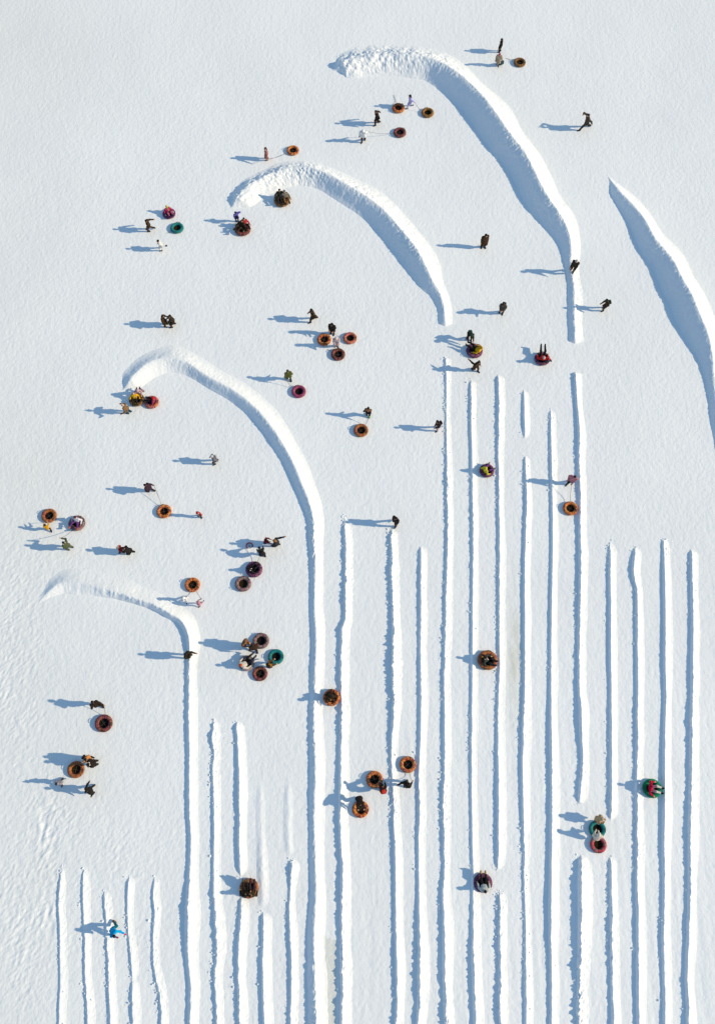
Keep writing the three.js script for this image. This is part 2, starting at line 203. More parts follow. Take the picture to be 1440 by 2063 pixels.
ridge('snow ridge crossed by the legs shadow of the pink jacket', [[1109, 823, .1], [1110, 889, .13], [1112, 983, .14], [1113, 1078, .14], [1111, 1230, .14], [1110, 1380, .15], [1111, 1490, .2], [1112, 1580, .2], [1111, 1717, .2], [1110, 1855, .23], [1111, 1944, .17], [1111, 2063, .16], [1111, 2140, .16]], { rag: .35, clod: .04 });
ridge('long snow ridge continuing downhill from the end of the tallest bank', [[1159, 747, .2], [1161, 795, .18], [1167, 865, .2], [1167, 936, .19], [1169, 1007, .19], [1169, 1078, .2], [1170, 1122, .2], [1169, 1206, .19], [1167, 1290, .18], [1168, 1393, .2], [1171, 1430, .24], [1172, 1480, .22], [1174, 1530, .18], [1168, 1605, .16], [1167, 1622, .1]], { rag: .4, clod: .06, fade0: .2 });
ridge('thick ragged snow ridge below the two stacked bright tubes', [[1172, 1722, .22], [1171, 1760, .3], [1171, 1804, .32], [1171, 1867, .3], [1169, 1940, .25], [1167, 2011, .2], [1166, 2063, .18], [1166, 2140, .18]], { rag: .75, clod: .3, crumb: 1.6, wo: .3 });
ridge('snow ridge ending above right of the two stacked bright tubes', [[1229, 1087, .1], [1229, 1164, .16], [1230, 1227, .16], [1230, 1310, .16], [1231, 1393, .15], [1231, 1405, .15], [1232, 1530, .17], [1232, 1605, .17], [1230, 1655, .14]], { rag: .4, clod: .05, fade0: .8 });
ridge('snow ridge starting below right of the two stacked bright tubes', [[1230, 1725, .14], [1232, 1804, .16], [1233, 1887, .18], [1234, 1970, .16], [1236, 2063, .17], [1236, 2140, .17]], { rag: .6, clod: .12 });
ridge('snow ridge left of the green tube with the crimson rider', [[1280, 1100, .12], [1276, 1150, .18], [1282, 1185, .16], [1284, 1248, .16], [1284, 1310, .16], [1285, 1393, .16], [1284, 1500, .16], [1283, 1590, .15], [1284, 1700, .17], [1284, 1783, .16], [1286, 1846, .18], [1286, 1950, .19], [1287, 2063, .18], [1287, 2140, .18]], { rag: .5, clod: .07 });
ridge('snow ridge right of the green tube with the crimson rider', [[1336, 1082, .1], [1339, 1164, .17], [1340, 1248, .17], [1340, 1330, .18], [1341, 1393, .17], [1339, 1500, .17], [1339, 1590, .2], [1338, 1700, .19], [1338, 1804, .15], [1337, 1887, .16], [1339, 1990, .15], [1340, 2063, .17], [1340, 2140, .17]], { rag: .35, clod: .05 });
ridge('last straight snow ridge before the right edge', [[1393, 1104, .16], [1395, 1185, .17], [1396, 1268, .18], [1395, 1393, .2], [1393, 1540, .2], [1391, 1700, .21], [1390, 1804, .18], [1388, 1887, .19], [1385, 1950, .18], [1388, 2063, .2], [1388, 2140, .2]], { rag: .35, clod: .05 });

// ---------------------------------------------------------------- people: signed distance field -> one mesh per piece
function surface(sdf, lo, hi, cell) {
  const nx = Math.ceil((hi.x - lo.x) / cell) + 2, ny = Math.ceil((hi.y - lo.y) / cell) + 2, nz = Math.ceil((hi.z - lo.z) / cell) + 2, F = new Float32Array(nx * ny * nz);
  for (let k = 0, q = 0; k < nz; k++) for (let j = 0; j < ny; j++) for (let i = 0; i < nx; i++, q++) F[q] = sdf(lo.x + i * cell, lo.y + j * cell, lo.z + k * cell);
  const vid = new Int32Array(nx * ny * nz).fill(-1), pos = [], idx = [], at3 = (i, j, k) => i + nx * (j + ny * k);
  for (let k = 0; k < nz - 1; k++) for (let j = 0; j < ny - 1; j++) for (let i = 0; i < nx - 1; i++) {
    let sx = 0, sy = 0, sz = 0, c = 0;
    const f = []; for (let m = 0; m < 8; m++) f.push(F[at3(i + (m & 1), j + (m >> 1 & 1), k + (m >> 2))]);
    for (let m = 0; m < 8; m++) for (let b = 1; b < 8; b <<= 1) if (!(m & b)) {
      const p = f[m], q = f[m | b]; if ((p < 0) === (q < 0)) continue;
      const t = p / (p - q); sx += (m & 1) + (b === 1 ? t : 0); sy += (m >> 1 & 1) + (b === 2 ? t : 0); sz += (m >> 2) + (b === 4 ? t : 0); c++;
    }
    if (c) { vid[at3(i, j, k)] = pos.length / 3; pos.push(lo.x + (i + sx / c) * cell, lo.y + (j + sy / c) * cell, lo.z + (k + sz / c) * cell); }
  }
  const quad = (a, b, c, d, flip) => { if (a < 0 || b < 0 || c < 0 || d < 0) return; flip ? idx.push(a, c, b, b, c, d) : idx.push(a, b, c, b, d, c); };
  for (let k = 1; k < nz - 1; k++) for (let j = 1; j < ny - 1; j++) for (let i = 1; i < nx - 1; i++) {
    const f = F[at3(i, j, k)] < 0;
    if (f !== F[at3(i + 1, j, k)] < 0) quad(vid[at3(i, j - 1, k - 1)], vid[at3(i, j, k - 1)], vid[at3(i, j - 1, k)], vid[at3(i, j, k)], !f);
    if (f !== F[at3(i, j + 1, k)] < 0) quad(vid[at3(i - 1, j, k - 1)], vid[at3(i - 1, j, k)], vid[at3(i, j, k - 1)], vid[at3(i, j, k)], !f);
    if (f !== F[at3(i, j, k + 1)] < 0) quad(vid[at3(i - 1, j - 1, k)], vid[at3(i, j - 1, k)], vid[at3(i - 1, j, k)], vid[at3(i, j, k)], !f);
  }
  const g = new THREE.BufferGeometry(); g.setAttribute('position', new THREE.Float32BufferAttribute(pos, 3)); g.setIndex(idx); g.computeVertexNormals(); return g;
}
const smin = (a, b, k) => { const h = Math.max(k - Math.abs(a - b), 0) / k; return Math.min(a, b) - h * h * k * 0.25; };
// caps: [a, b, ra, rb]
function capsField(caps, k) {
  const C = caps.map(([a, b, ra, rb]) => [a.x, a.y, a.z, b.x - a.x, b.y - a.y, b.z - a.z, 1 / Math.max(1e-9, a.distanceToSquared(b)), ra, rb - ra]);
  return (x, y, z) => {
    let d = 1e3;
    for (const c of C) { const px = x - c[0], py = y - c[1], pz = z - c[2], t = clamp((px * c[3] + py * c[4] + pz * c[5]) * c[6]); const e = Math.hypot(px - t * c[3], py - t * c[4], pz - t * c[5]) - c[7] - t * c[8]; d = d > 900 ? e : smin(d, e, k); }
    return d;
  };
}
function meshCaps(caps, k, cell, warp) {
  const lo = V(1e3, 1e3, 1e3), hi = V(-1e3, -1e3, -1e3);
  for (const [a, b, ra, rb] of caps) for (const [p, r] of [[a, ra], [b, rb]]) { lo.min(p.clone().subScalar(r + 0.04)); hi.max(p.clone().addScalar(r + 0.04)); }
  const f = capsField(caps, k); return surface(warp ? (x, y, z) => f(x, y, z) + warp(x, y, z) : f, lo, hi, cell);
}
const ell = (x, y, z, a, b, c) => { const k = Math.hypot(x / a, y / b, z / c); return (k - 1) * Math.min(a, b, c); };
// the head, looking along +z, its centre at the origin: brow, nose, mouth, ears, eye sockets
const headGeo = (() => {
  const f = (x, y, z) => {
    let d = ell(x, y - 0.015, z + 0.008, 0.077, 0.1, 0.096);
    d = smin(d, ell(x, y + 0.06, z - 0.022, 0.056, 0.062, 0.066), 0.05);
    d = smin(d, ell(x, y + 0.018, z - 0.094, 0.013, 0.026, 0.02), 0.018);
    for (const s of [-1, 1]) d = smin(d, ell(x - s * 0.079, y + 0.01, z + 0.005, 0.011, 0.03, 0.019), 0.012);
    for (const s of [-1, 1]) d = Math.max(d, -(Math.hypot(x - s * 0.032, y - 0.008, z - 0.104) - 0.017));
    for (const s of [-1, 1]) d = Math.min(d, Math.hypot(x - s * 0.032, y - 0.006, z - 0.076) - 0.0145);
    d = Math.max(d, -ell(x, y + 0.062, z - 0.094, 0.024, 0.0035, 0.01));
    return d;
  };
  const g = surface(f, V(-0.1, -0.14, -0.12), V(0.1, 0.13, 0.13), 0.0085), p = g.attributes.position, col = [];
  for (let i = 0; i < p.count; i++) {
    const x = p.getX(i), y = p.getY(i), z = p.getZ(i), eye = Math.min(Math.hypot(x - 0.032, y - 0.006, z - 0.089), Math.hypot(x + 0.032, y - 0.006, z - 0.089)), lip = Math.abs(y + 0.062) < 0.011 && Math.abs(x) < 0.026 && z > 0.07;
    col.push(...(eye < 0.008 ? [0.03, 0.02, 0.015] : eye < 0.014 ? [0.6, 0.57, 0.54] : lip ? [0.42, 0.14, 0.12] : [0.5, 0.27, 0.17]));
  }
  g.setAttribute('color', new THREE.Float32BufferAttribute(col, 3)); return g;
})();
// a relaxed hand: palm at the origin, fingers along -y, thumb towards +x, palm side +z
const handGeo = (() => {
  const c = [[V(-0.02, 0.02, 0), V(-0.022, -0.045, 0.004), 0.017, 0.016], [V(0, 0.03, 0), V(0, -0.05, 0.004), 0.019, 0.017], [V(0.018, 0.02, 0), V(0.022, -0.045, 0.004), 0.017, 0.016]];
  [[-0.031, 0.058], [-0.011, 0.074], [0.011, 0.08], [0.031, 0.07]].forEach(([x, l]) => { const a = V(x, -0.05, 0.004), b = V(x * 1.08, -0.05 - l * 0.5, 0.01), e = V(x * 1.1, -0.05 - l * 0.86, 0.036); c.push([a, b, 0.0095, 0.009], [b, e, 0.009, 0.0075]); });
  c.push([V(0.024, 0.0, 0.004), V(0.052, -0.03, 0.02), 0.013, 0.0105], [V(0.052, -0.03, 0.02), V(0.056, -0.062, 0.032), 0.0105, 0.009]);
  const g = meshCaps(c, 0.008, 0.0065); g.setAttribute('color', new THREE.Float32BufferAttribute(new Array(g.attributes.position.count).fill(0).flatMap(() => [0.5, 0.27, 0.17]), 3)); return g;
})();
const HATS = {
  hair: surface((x, y, z) => Math.max(ell(x, y - 0.02, z + 0.016, 0.09, 0.108, 0.105), z - 0.055 - 0.5 * (y - 0.03), -y - 0.075), V(-0.11, -0.12, -0.15), V(0.11, 0.15, 0.13), 0.012),
  long_hair: surface((x, y, z) => smin(Math.max(ell(x, y - 0.02, z + 0.016, 0.092, 0.11, 0.107), z - 0.055 - 0.5 * (y - 0.03)), ell(x, y + 0.13, z + 0.085, 0.085, 0.17, 0.04), 0.05), V(-0.12, -0.33, -0.17), V(0.12, 0.16, 0.13), 0.014),
  hat: surface((x, y, z) => smin(Math.max(ell(x, y - 0.03, z + 0.006, 0.093, 0.112, 0.108), -y + 0.02), Math.hypot(Math.hypot(x, (z + 0.006) * 0.86) - 0.088, (y - 0.035) * 0.6) - 0.013, 0.015), V(-0.12, -0.02, -0.14), V(0.12, 0.17, 0.14), 0.012),
  pom_hat: surface((x, y, z) => Math.min(smin(Math.max(ell(x, y - 0.03, z + 0.006, 0.093, 0.115, 0.108), -y + 0.02), Math.hypot(Math.hypot(x, (z + 0.006) * 0.86) - 0.088, (y - 0.035) * 0.6) - 0.013, 0.015), Math.hypot(x, y - 0.17, z) - 0.042), V(-0.12, -0.02, -0.14), V(0.12, 0.24, 0.14), 0.012),
  hood: surface((x, y, z) => Math.max(smin(ell(x, y - 0.01, z + 0.02, 0.115, 0.135, 0.13), ell(x, y + 0.13, z + 0.05, 0.12, 0.09, 0.1), 0.08), -ell(x, y + 0.01, z - 0.14, 0.075, 0.105, 0.13)), V(-0.15, -0.25, -0.18), V(0.15, 0.17, 0.14), 0.014),
};
const bodyMat = new THREE.MeshStandardMaterial({ color: 0xffffff, roughness: 0.6, vertexColors: true });

function ik(a, b, l1, l2, pole) {                       // two-bone limb from a to b; returns [joint, end]
  const d = b.clone().sub(a), L = Math.min(d.length(), (l1 + l2) * 0.995), u = d.normalize(), end = a.clone().addScaledVector(u, L);
  const x = (l1 * l1 - l2 * l2 + L * L) / (2 * L), h = Math.sqrt(Math.max(0, l1 * l1 - x * x)), p = pole.clone().addScaledVector(u, -pole.dot(u)).normalize();
  return [a.clone().addScaledVector(u, x).addScaledVector(p, h), end];
}
const D2 = THREE.MathUtils.degToRad;
// poses are written for a body 1.7 m tall that faces +z, its left hand at +x
const POSES = {
  stand: {}, apart: { LF: [.17, 0, .03], RF: [-.17, 0, -.03] },
  front: { LH: [.12, 1.0, .27], RH: [-.12, .98, .27], lean: 4 },
  walk: { LF: [.09, 0, .27], RF: [-.09, .03, -.27], LH: [.23, .84, -.12], RH: [-.23, .88, .18], lean: 7, pel: [0, .89, 0] },
  stride: { LF: [.12, 0, .42], RF: [-.12, .02, -.4], LH: [.26, .9, -.25], RH: [-.16, 1.42, .42], lean: 6, pel: [0, .84, 0] },
  pullR: { LF: [.09, 0, .2], RF: [-.09, .03, -.2], LH: [.26, .9, .15], RH: [-.3, .82, -.38], lean: 12, pel: [0, .9, 0] },
  pullL: { LF: [.09, .03, -.2], RF: [-.09, 0, .2], RH: [-.26, .9, .15], LH: [.3, .82, -.38], lean: 12, pel: [0, .9, 0] },
  pullSide: { LF: [.14, 0, .06], RF: [-.14, 0, -.06], LH: [.25, .85, .1], RH: [-.62, .95, .12], lean: 5, side: 6 },
  reach: { LF: [.1, 0, .2], RF: [-.1, .02, -.22], LH: [.16, 1.15, .5], RH: [-.16, 1.1, .5], lean: 22, pel: [0, .9, -.05] },
  bend: { LF: [.14, 0, .1], RF: [-.14, 0, -.16], LH: [.2, .55, .55], RH: [-.2, .52, .55], lean: 58, pel: [0, .84, -.18] },
  stoop: { LF: [.13, 0, .12], RF: [-.13, 0, -.12], LH: [.2, .7, .42], RH: [-.2, .66, .42], lean: 36, pel: [0, .86, -.1] },
  astride: { LF: [.36, 0, .02], RF: [-.36, .0, -.02], LH: [.5, 1.1, .2], RH: [-.3, .95, .2], lean: 26, pel: [0, .8, -.05] },
  sit: { LF: [.16, .27, .62], RF: [-.16, .27, .62], LH: [.4, .3, .08], RH: [-.4, .3, .08], lean: -16, pel: [0, .2, -.06], seat: 1 },
  sitWide: { LF: [.34, .3, .55], RF: [-.3, .3, .6], LH: [.38, .3, .02], RH: [-.38, .3, .02], lean: -8, pel: [0, .2, -.06], seat: 1 },
  lie: { LF: [.13, .42, .78], RF: [-.15, .46, .76], LH: [.36, .32, .1], RH: [-.36, .32, .1], lean: -46, pel: [0, .24, .02], seat: 1 },
  legsUp: { LF: [.12, .62, .62], RF: [-.14, .66, .6], LH: [.38, .32, .0], RH: [-.38, .32, .0], lean: -34, pel: [0, .2, -.04], seat: 1 },
  kneel: { LF: [.12, .3, -.4], RF: [-.12, .3, -.4], LH: [.22, .45, .36], RH: [-.22, .45, .36], lean: 30, pel: [0, .48, -.1], seat: 1 },
  huddle: { LF: [.12, .22, .3], RF: [-.12, .22, .3], LH: [.14, .5, .3], RH: [-.14, .5, .3], lean: 14, pel: [0, .3, -.05], seat: 1 },
};
const people = {};
function person(id, px, py, h, face, pose, C, label, opt = {}) {
  const base = { pel: [0, .93, 0], LF: [.1, 0, .04], RF: [-.1, 0, -.04], LH: [.24, .82, .07], RH: [-.24, .82, .07], lean: 2, side: 0, turn: 0 };
  const P = { ...base, ...POSES[pose], ...opt.pose }, v = (a) => V(...a), kid = h < 1.3 ? 1.2 : h < 1.5 ? 1.08 : 1;
  const S0 = hashOf(label), jit = (k) => 0.03 * Math.sin(S0 * 3.1 + k * 2.3);
  const pel = v(P.pel), e = new THREE.Euler(D2(P.lean), D2(P.turn), D2(P.side), 'YXZ'), R = (x, y, z) => V(x, y, z).applyEuler(e);
  const chest = pel.clone().add(R(0, .36, 0.005)), neck = pel.clone().add(R(0, .53, -0.01)), sh = [1, -1].map((s) => pel.clone().add(R(s * .175, .46, 0))), hip = [1, -1].map((s) => pel.clone().add(R(s * .09, -.02, 0)));
  const hands = [P.LH, P.RH].map((q, i) => v(q).add(V(jit(i), jit(i + 2), jit(i + 4)))), feet = [P.LF, P.RF].map((q) => v(q).add(V(0, .085, 0)));
  const arm = [0, 1].map((i) => ik(sh[i], hands[i], .29, .27, V(i ? -.5 : .5, -.5, -.8))), leg = [0, 1].map((i) => ik(hip[i], feet[i], .43, .42, P.seat && pose !== 'kneel' ? V(i ? -.25 : .25, 1, .5) : V(i ? -.08 : .08, .1, 1)));
  const toe = [0, 1].map((i) => P.seat && pose !== 'kneel' ? leg[i][1].clone().add(V(0, .11, .06)) : pose === 'kneel' ? leg[i][1].clone().add(V(0, -.03, -.13)) : leg[i][1].clone().add(V(i ? -.03 : .03, -.045, .15)));
  const heel = [0, 1].map((i) => P.seat ? leg[i][1].clone().add(V(0, -.02, 0)) : leg[i][1].clone().add(V(0, -.045, -.03)));
  const hp = clampPitch(P.lean), he = new THREE.Euler(D2(hp + (P.nod ?? 8)), D2(P.turn + (P.look ?? 12 * Math.sin(S0))), 0, 'YXZ'), head = neck.clone().add(V(0, .165 * (0.6 + 0.4 * kid), .02).applyEuler(he));
  const hm = new THREE.Matrix4().compose(head, new THREE.Quaternion().setFromEuler(he), V(kid, kid, kid));
  const lim = (r) => [0, 1].flatMap((i) => [[sh[i], arm[i][0], .075 * r, .062 * r], [arm[i][0], arm[i][1], .062 * r, .05 * r]]);
  const legs = (r) => [0, 1].flatMap((i) => [[hip[i], leg[i][0], .098 * r, .076 * r], [leg[i][0], leg[i][1], .076 * r, .06 * r]]);
  const tor = (r) => [1, -1].flatMap((s) => [[pel.clone().add(R(s * .055, .02, 0)), chest.clone().add(R(s * .07, 0, 0)), .118 * r, .125 * r]]).concat([[sh[0], sh[1], .085 * r, .085 * r], [chest, neck, .12 * r, .065 * r]]);
  const cell = 0.032, g = thing('person', V(0, 0, 0));
  // body: continuous from crown to soles, with hands
  const hs = arm.map(([el, w], i) => { const dir = w.clone().sub(el).normalize(), q = new THREE.Quaternion().setFromUnitVectors(V(0, -1, 0), dir); return new THREE.Matrix4().compose(w.clone().addScaledVector(dir, .05), q, V(i ? -1 : 1, 1, 1)); });
  const trunk = meshCaps([...tor(.78), ...lim(.62), ...legs(.72), [neck, head, .052, .05], ...arm.map(([el, w]) => [w, w.clone().add(w.clone().sub(el).setLength(.05)), .03, .024]), ...[0, 1].map((i) => [heel[i], toe[i], .034, .03])], .04, cell * 0.9);
  trunk.setAttribute('color', new THREE.Float32BufferAttribute(new Array(trunk.attributes.position.count).fill(0).flatMap(() => [0.5, 0.27, 0.17]), 3));
  const fix = (q, m) => { const k = q.clone().applyMatrix4(m); if (m.determinant() < 0) { const ix = k.index.array; for (let i = 0; i < ix.length; i += 3) { const t = ix[i]; ix[i] = ix[i + 1]; ix[i + 1] = t; } } return k; };
  part('body', mergeGeometries([trunk, fix(headGeo, hm), ...hs.map((m) => fix(handGeo, m))]), bodyMat, g);
  const fold = (a) => (x, y, z) => a * (noise(x * 13 + S0, y * 9, z * 13) + 0.6 * noise(x * 26, y * 20 + S0, z * 26));
  const coat = C.coat ? [1, -1].map((s, i) => [pel.clone().add(R(s * .06, .02, 0)), hip[i].clone().lerp(leg[i][0], C.coat).add(V(0, 0, 0)), .135, .15]) : [[pel.clone().add(R(.05, -.04, 0)), pel.clone().add(R(-.05, -.04, 0)), .125, .125]];
  part(C.coat ? 'coat' : 'jacket', meshCaps([...tor(1.1), ...lim(1.1), ...coat], .05, cell, fold(.010)), cloth(C.j), g);
  part('trousers', meshCaps([[hip[0].clone().add(V(0, .03, 0)), hip[1].clone().add(V(0, .03, 0)), .118, .118], ...legs(1.06)], .045, cell, fold(.007)), cloth(C.t), g);
  for (const i of [0, 1]) part('boot', meshCaps([[heel[i], toe[i], .056, .05], [leg[i][1].clone().lerp(leg[i][0], .26), leg[i][1], .07, .062], [leg[i][1], heel[i], .06, .055]], .03, .026), cloth(C.b ?? [.03, .026, .024], .6), g);
  if (C.m) for (const i of [0, 1]) { const [el, w] = arm[i], d = w.clone().sub(el).normalize(), sd = V(i ? 1 : -1, 0, .6).normalize(); part('mitten', meshCaps([[w.clone().addScaledVector(d, -.01), w.clone().addScaledVector(d, .12), .05, .046], [w.clone().addScaledVector(d, .04), w.clone().addScaledVector(d, .09).addScaledVector(sd, .055), .026, .02]], .02, .02), cloth(C.m), g); }
  const hat = C.h ?? ['hair', [.02, .015, .012]], hatMesh = part(hat[0], HATS[hat[0]].clone().applyMatrix4(hm), cloth(hat[1], hat[0].includes('hair') ? .5 : .9), g);
  if (C.scarf) part('scarf', meshCaps([[neck.clone().add(V(-.06, .03, .02)), neck.clone().add(V(.06, .03, .04)), .062, .062], [neck.clone().add(V(.02, .0, .09)), chest.clone().add(R(.03, -.1, .15)), .035, .045]], .03, .025), cloth(C.scarf), g);
  if (C.band) part('yoke', meshCaps([[sh[0].clone().add(V(0, .02, -.02)), sh[1].clone().add(V(0, .02, -.02)), .09, .09], [chest.clone().add(R(0, .05, -.06)), neck.clone().add(R(0, -.05, -.05)), .1, .08]], .04, .026), cloth(C.band), g);
  if (C.pack) { const p = part('backpack', meshCaps([[pel.clone().add(R(-.07, .16, -.2)), chest.clone().add(R(-.06, .05, -.21)), .085, .075], [pel.clone().add(R(.07, .16, -.2)), chest.clone().add(R(.06, .05, -.21)), .085, .075]], .05, .028), cloth(C.pack), g); void p; }
  if (C.fur) part('hood_trim', new THREE.TorusGeometry(.085, .026, 8, 20).applyMatrix4(new THREE.Matrix4().makeTranslation(0, .0, .075)).applyMatrix4(hm), cloth(C.fur), g);
  const k = h / 1.7; g.scale.setScalar(k);
  const turn = Math.atan2(face[0], face[1]);
  if (opt.on) { const tb = opt.on, a = V(...(opt.off ?? [0, 0, 0])); g.position.copy(tb.pos).add(a); g.rotation.set(-SLOPE, turn, 0, 'XYZ'); }
  else { g.position.copy(at(px, py)); g.position.y = groundY(g.position.x, g.position.z) + (opt.lift ?? 0) + 0.0; g.rotation.y = turn; }
  tag(g, label, 'person', 'people on the tubing slope'); g.updateMatrixWorld(true);
  people[id] = { g, hands: arm.map(([el, w]) => w.clone().add(w.clone().sub(el).setLength(.07)).applyMatrix4(g.matrixWorld)), head: head.clone().applyMatrix4(g.matrixWorld) };
  return g;
}
function clampPitch(l) { return l > 0 ? l * 0.75 : l * 0.35; }

// ---------------------------------------------------------------- snow tubes
const PAL = {
  orange: [[.36, .05, .03], [.5, .09, .03], [.66, .22, .04], [.66, .22, .04], [.74, .36, .07], [.42, .09, .12], [.2, .05, .03]],
  orangePink: [[.26, .06, .16], [.5, .12, .18], [.6, .2, .06], [.6, .13, .08], [.72, .36, .1], [.3, .07, .05]],
  brown: [[.24, .105, .035], [.24, .105, .035], [.33, .17, .055], [.13, .055, .025], [.19, .11, .04]],
  rust: [[.4, .14, .04], [.27, .1, .035], [.5, .2, .06], [.18, .06, .03], [.36, .07, .05]],
  olive: [[.34, .15, .035], [.22, .12, .035], [.42, .2, .05], [.14, .065, .025]],
  red: [[.05, .02, .018], [.2, .04, .04], [.32, .17, .08], [.1, .03, .028], [.4, .05, .06], [.3, .1, .12], [.09, .03, .05]],
  purple: [[.09, .025, .09], [.26, .06, .13], [.03, .02, .06], [.42, .17, .19], [.05, .025, .08], [.2, .05, .14]],
  plum: [[.14, .03, .13], [.14, .03, .13], [.19, .05, .17]],
  grey: [[.08, .05, .06], [.3, .2, .18], [.17, .1, .11], [.42, .28, .27], [.1, .14, .07], [.32, .08, .13]],
  greyBlue: [[.3, .28, .31], [.42, .38, .37], [.2, .15, .26], [.46, .3, .13], [.34, .2, .22]],
  pinkred: [[.5, .05, .08], [.55, .09, .12], [.38, .04, .07], [.4, .2, .16], [.16, .13, .12]],
  teal: [[.015, .19, .185], [.018, .21, .2]], green: [[.0, .2, .08], [.0, .22, .09]], magenta: [[.34, .06, .13], [.3, .055, .12], [.36, .08, .15]],
};
const rubber = new THREE.MeshStandardMaterial({ color: new THREE.Color().setRGB(.016, .015, .015), roughness: .75 });
const webbing = new THREE.MeshStandardMaterial({ color: new THREE.Color().setRGB(.05, .04, .03), roughness: .8 });
const ropeMat = new THREE.MeshStandardMaterial({ color: new THREE.Color().setRGB(.16, .14, .13), roughness: .9 });
const coverMat = new THREE.MeshPhysicalMaterial({ color: 0xffffff, roughness: .7, specularIntensity: .35, vertexColors: true });
const seatMats = [[.016, .011, .008], [.012, .01, .01], [.03, .018, .007]].map((c) => cloth(c, .9));
function coverGeo(pal, S, R, r) {
  const nu = 96, nv = 26, pos = [], col = [], idx = [], pl = PAL[pal], plain = pl.length < 4, panels = plain ? 12 : 8 + Math.floor(Math.abs(Math.sin(S)) * 3);
  for (let i = 0; i <= nu; i++) for (let j = 0; j <= nv; j++) {
    const u = i / nu * 2 * Math.PI, w = j / nv * 2 * Math.PI, seam = Math.pow(Math.abs(Math.cos(u * panels / 2 + S)), 14), rr = r * (1 - 0.07 * seam + 0.035 * noise(Math.cos(u) * 3, Math.sin(u) * 3, S));
    const sq = 0.93, d = R + rr * Math.cos(w), x = d * Math.cos(u), z = d * Math.sin(u), y = r * 0.94 + rr * Math.sin(w) * sq;
    pos.push(x, y, z);
    let c;
    if (plain) { const t = 0.5 + 0.5 * noise(x * 4, z * 4, S); c = pl[Math.floor(t * 0.999 * pl.length)].map((q) => q * (seam > 0.6 ? 0.7 : 1)); }
    else { const n1 = noise(x * 7.5, z * 7.5, S + y * 6), n2 = noise(x * 17, z * 17, S + 9 + y * 9), t = clamp(0.5 + 1.05 * n1 + 0.8 * n2, 0, 0.999); c = pl[Math.floor(t * pl.length)].map((q) => q * (seam > 0.7 ? 0.6 : 1)); }
    if (Math.sin(w) < -0.35) c = [.02, .018, .018];
    col.push(...c);
    if (i < nu && j < nv) { const a = i * (nv + 1) + j; idx.push(a, a + 1, a + nv + 1, a + 1, a + nv + 2, a + nv + 1); }
  }
  const g = new THREE.BufferGeometry(); g.setAttribute('position', new THREE.Float32BufferAttribute(pos, 3)); g.setAttribute('color', new THREE.Float32BufferAttribute(col, 3)); g.setIndex(idx); g.computeVertexNormals(); return g;
}
const tubes = {};
// size = outer diameter; rope: a point in the world, or null
function tube(id, px, py, size, pal, label, o = {}) {
  const p = at(px, py, 0.07); const gy = groundY(p.x, p.z); p.y = gy;
  const k = size * 1.03 / 0.9, g = thing('snow_tube', p, o.turn ?? rnd() * 6.28, -SLOPE), S = hashOf(label), R = .345, r = .108;
  part('cover', coverGeo(pal, S, R, r), coverMat, g);
  part('base', new THREE.CylinderGeometry(R + .04, R + .02, .025, 36).translate(0, .014, 0), rubber, g);
  part('seat', new THREE.LatheGeometry([[0, .03], [.12, .035], [.22, .05], [.265, .09]].map(([a, b]) => new THREE.Vector2(a, b)), 28), seatMats[Math.floor(Math.abs(Math.sin(S * 7)) * 2.99)], g);
  for (let i = 0; i < 2; i++) { const a = i * Math.PI + .6; part('handle', new THREE.TubeGeometry(new THREE.CatmullRomCurve3([-.3, -.16, 0, .16, .3].map((t, q) => V(Math.cos(a + t) * (R + .07), .19 + [0, .03, .036, .03, 0][q], Math.sin(a + t) * (R + .08)))), 14, .013, 6), webbing, g); }
  if (pal === 'brown' || pal === 'red' || pal === 'rust' || pal === 'orange') for (let i = 0; i < 2; i++) part('strap', new THREE.BoxGeometry(.46, .008, .022).rotateY(i * 1.57 + S).translate(0, .068 + i * .009, 0), webbing, g);
  g.scale.setScalar(k); g.updateMatrixWorld(true);
  tag(g, label, 'snow tube', 'snow tubes on the slope');
  tubes[id] = { g, pos: p, k };
  if (o.rope) {
    const end = g.worldToLocal(o.rope.clone()), dir = V(end.x, 0, end.z).normalize(), a = dir.clone().multiplyScalar(R + r * .85).setY(.16), sag = o.sag ?? .12;
    const pts = []; for (let i = 0; i <= 8; i++) { const t = i / 8, q = a.clone().lerp(end, t); q.y -= sag * Math.sin(Math.PI * t); q.y = Math.max(q.y, .03); q.x += (o.wob ?? 0) * Math.sin(t * 7); pts.push(q); }
    part('tow_rope', new THREE.TubeGeometry(new THREE.CatmullRomCurve3(pts), 24, .011, 5), ropeMat, g);
  }
  return g;
}

// ---------------------------------------------------------------- the people on foot
const dk = [.07, .034, .014], bk = [.022, .015, .01], br = [.075, .045, .024], wh = [.68, .69, .7], skinHat = [.55, .42, .34], pink = [.5, .22, .25], brownHair = ['hair', [.06, .028, .014]], blackHair = ['hair', [.014, .011, .01]];
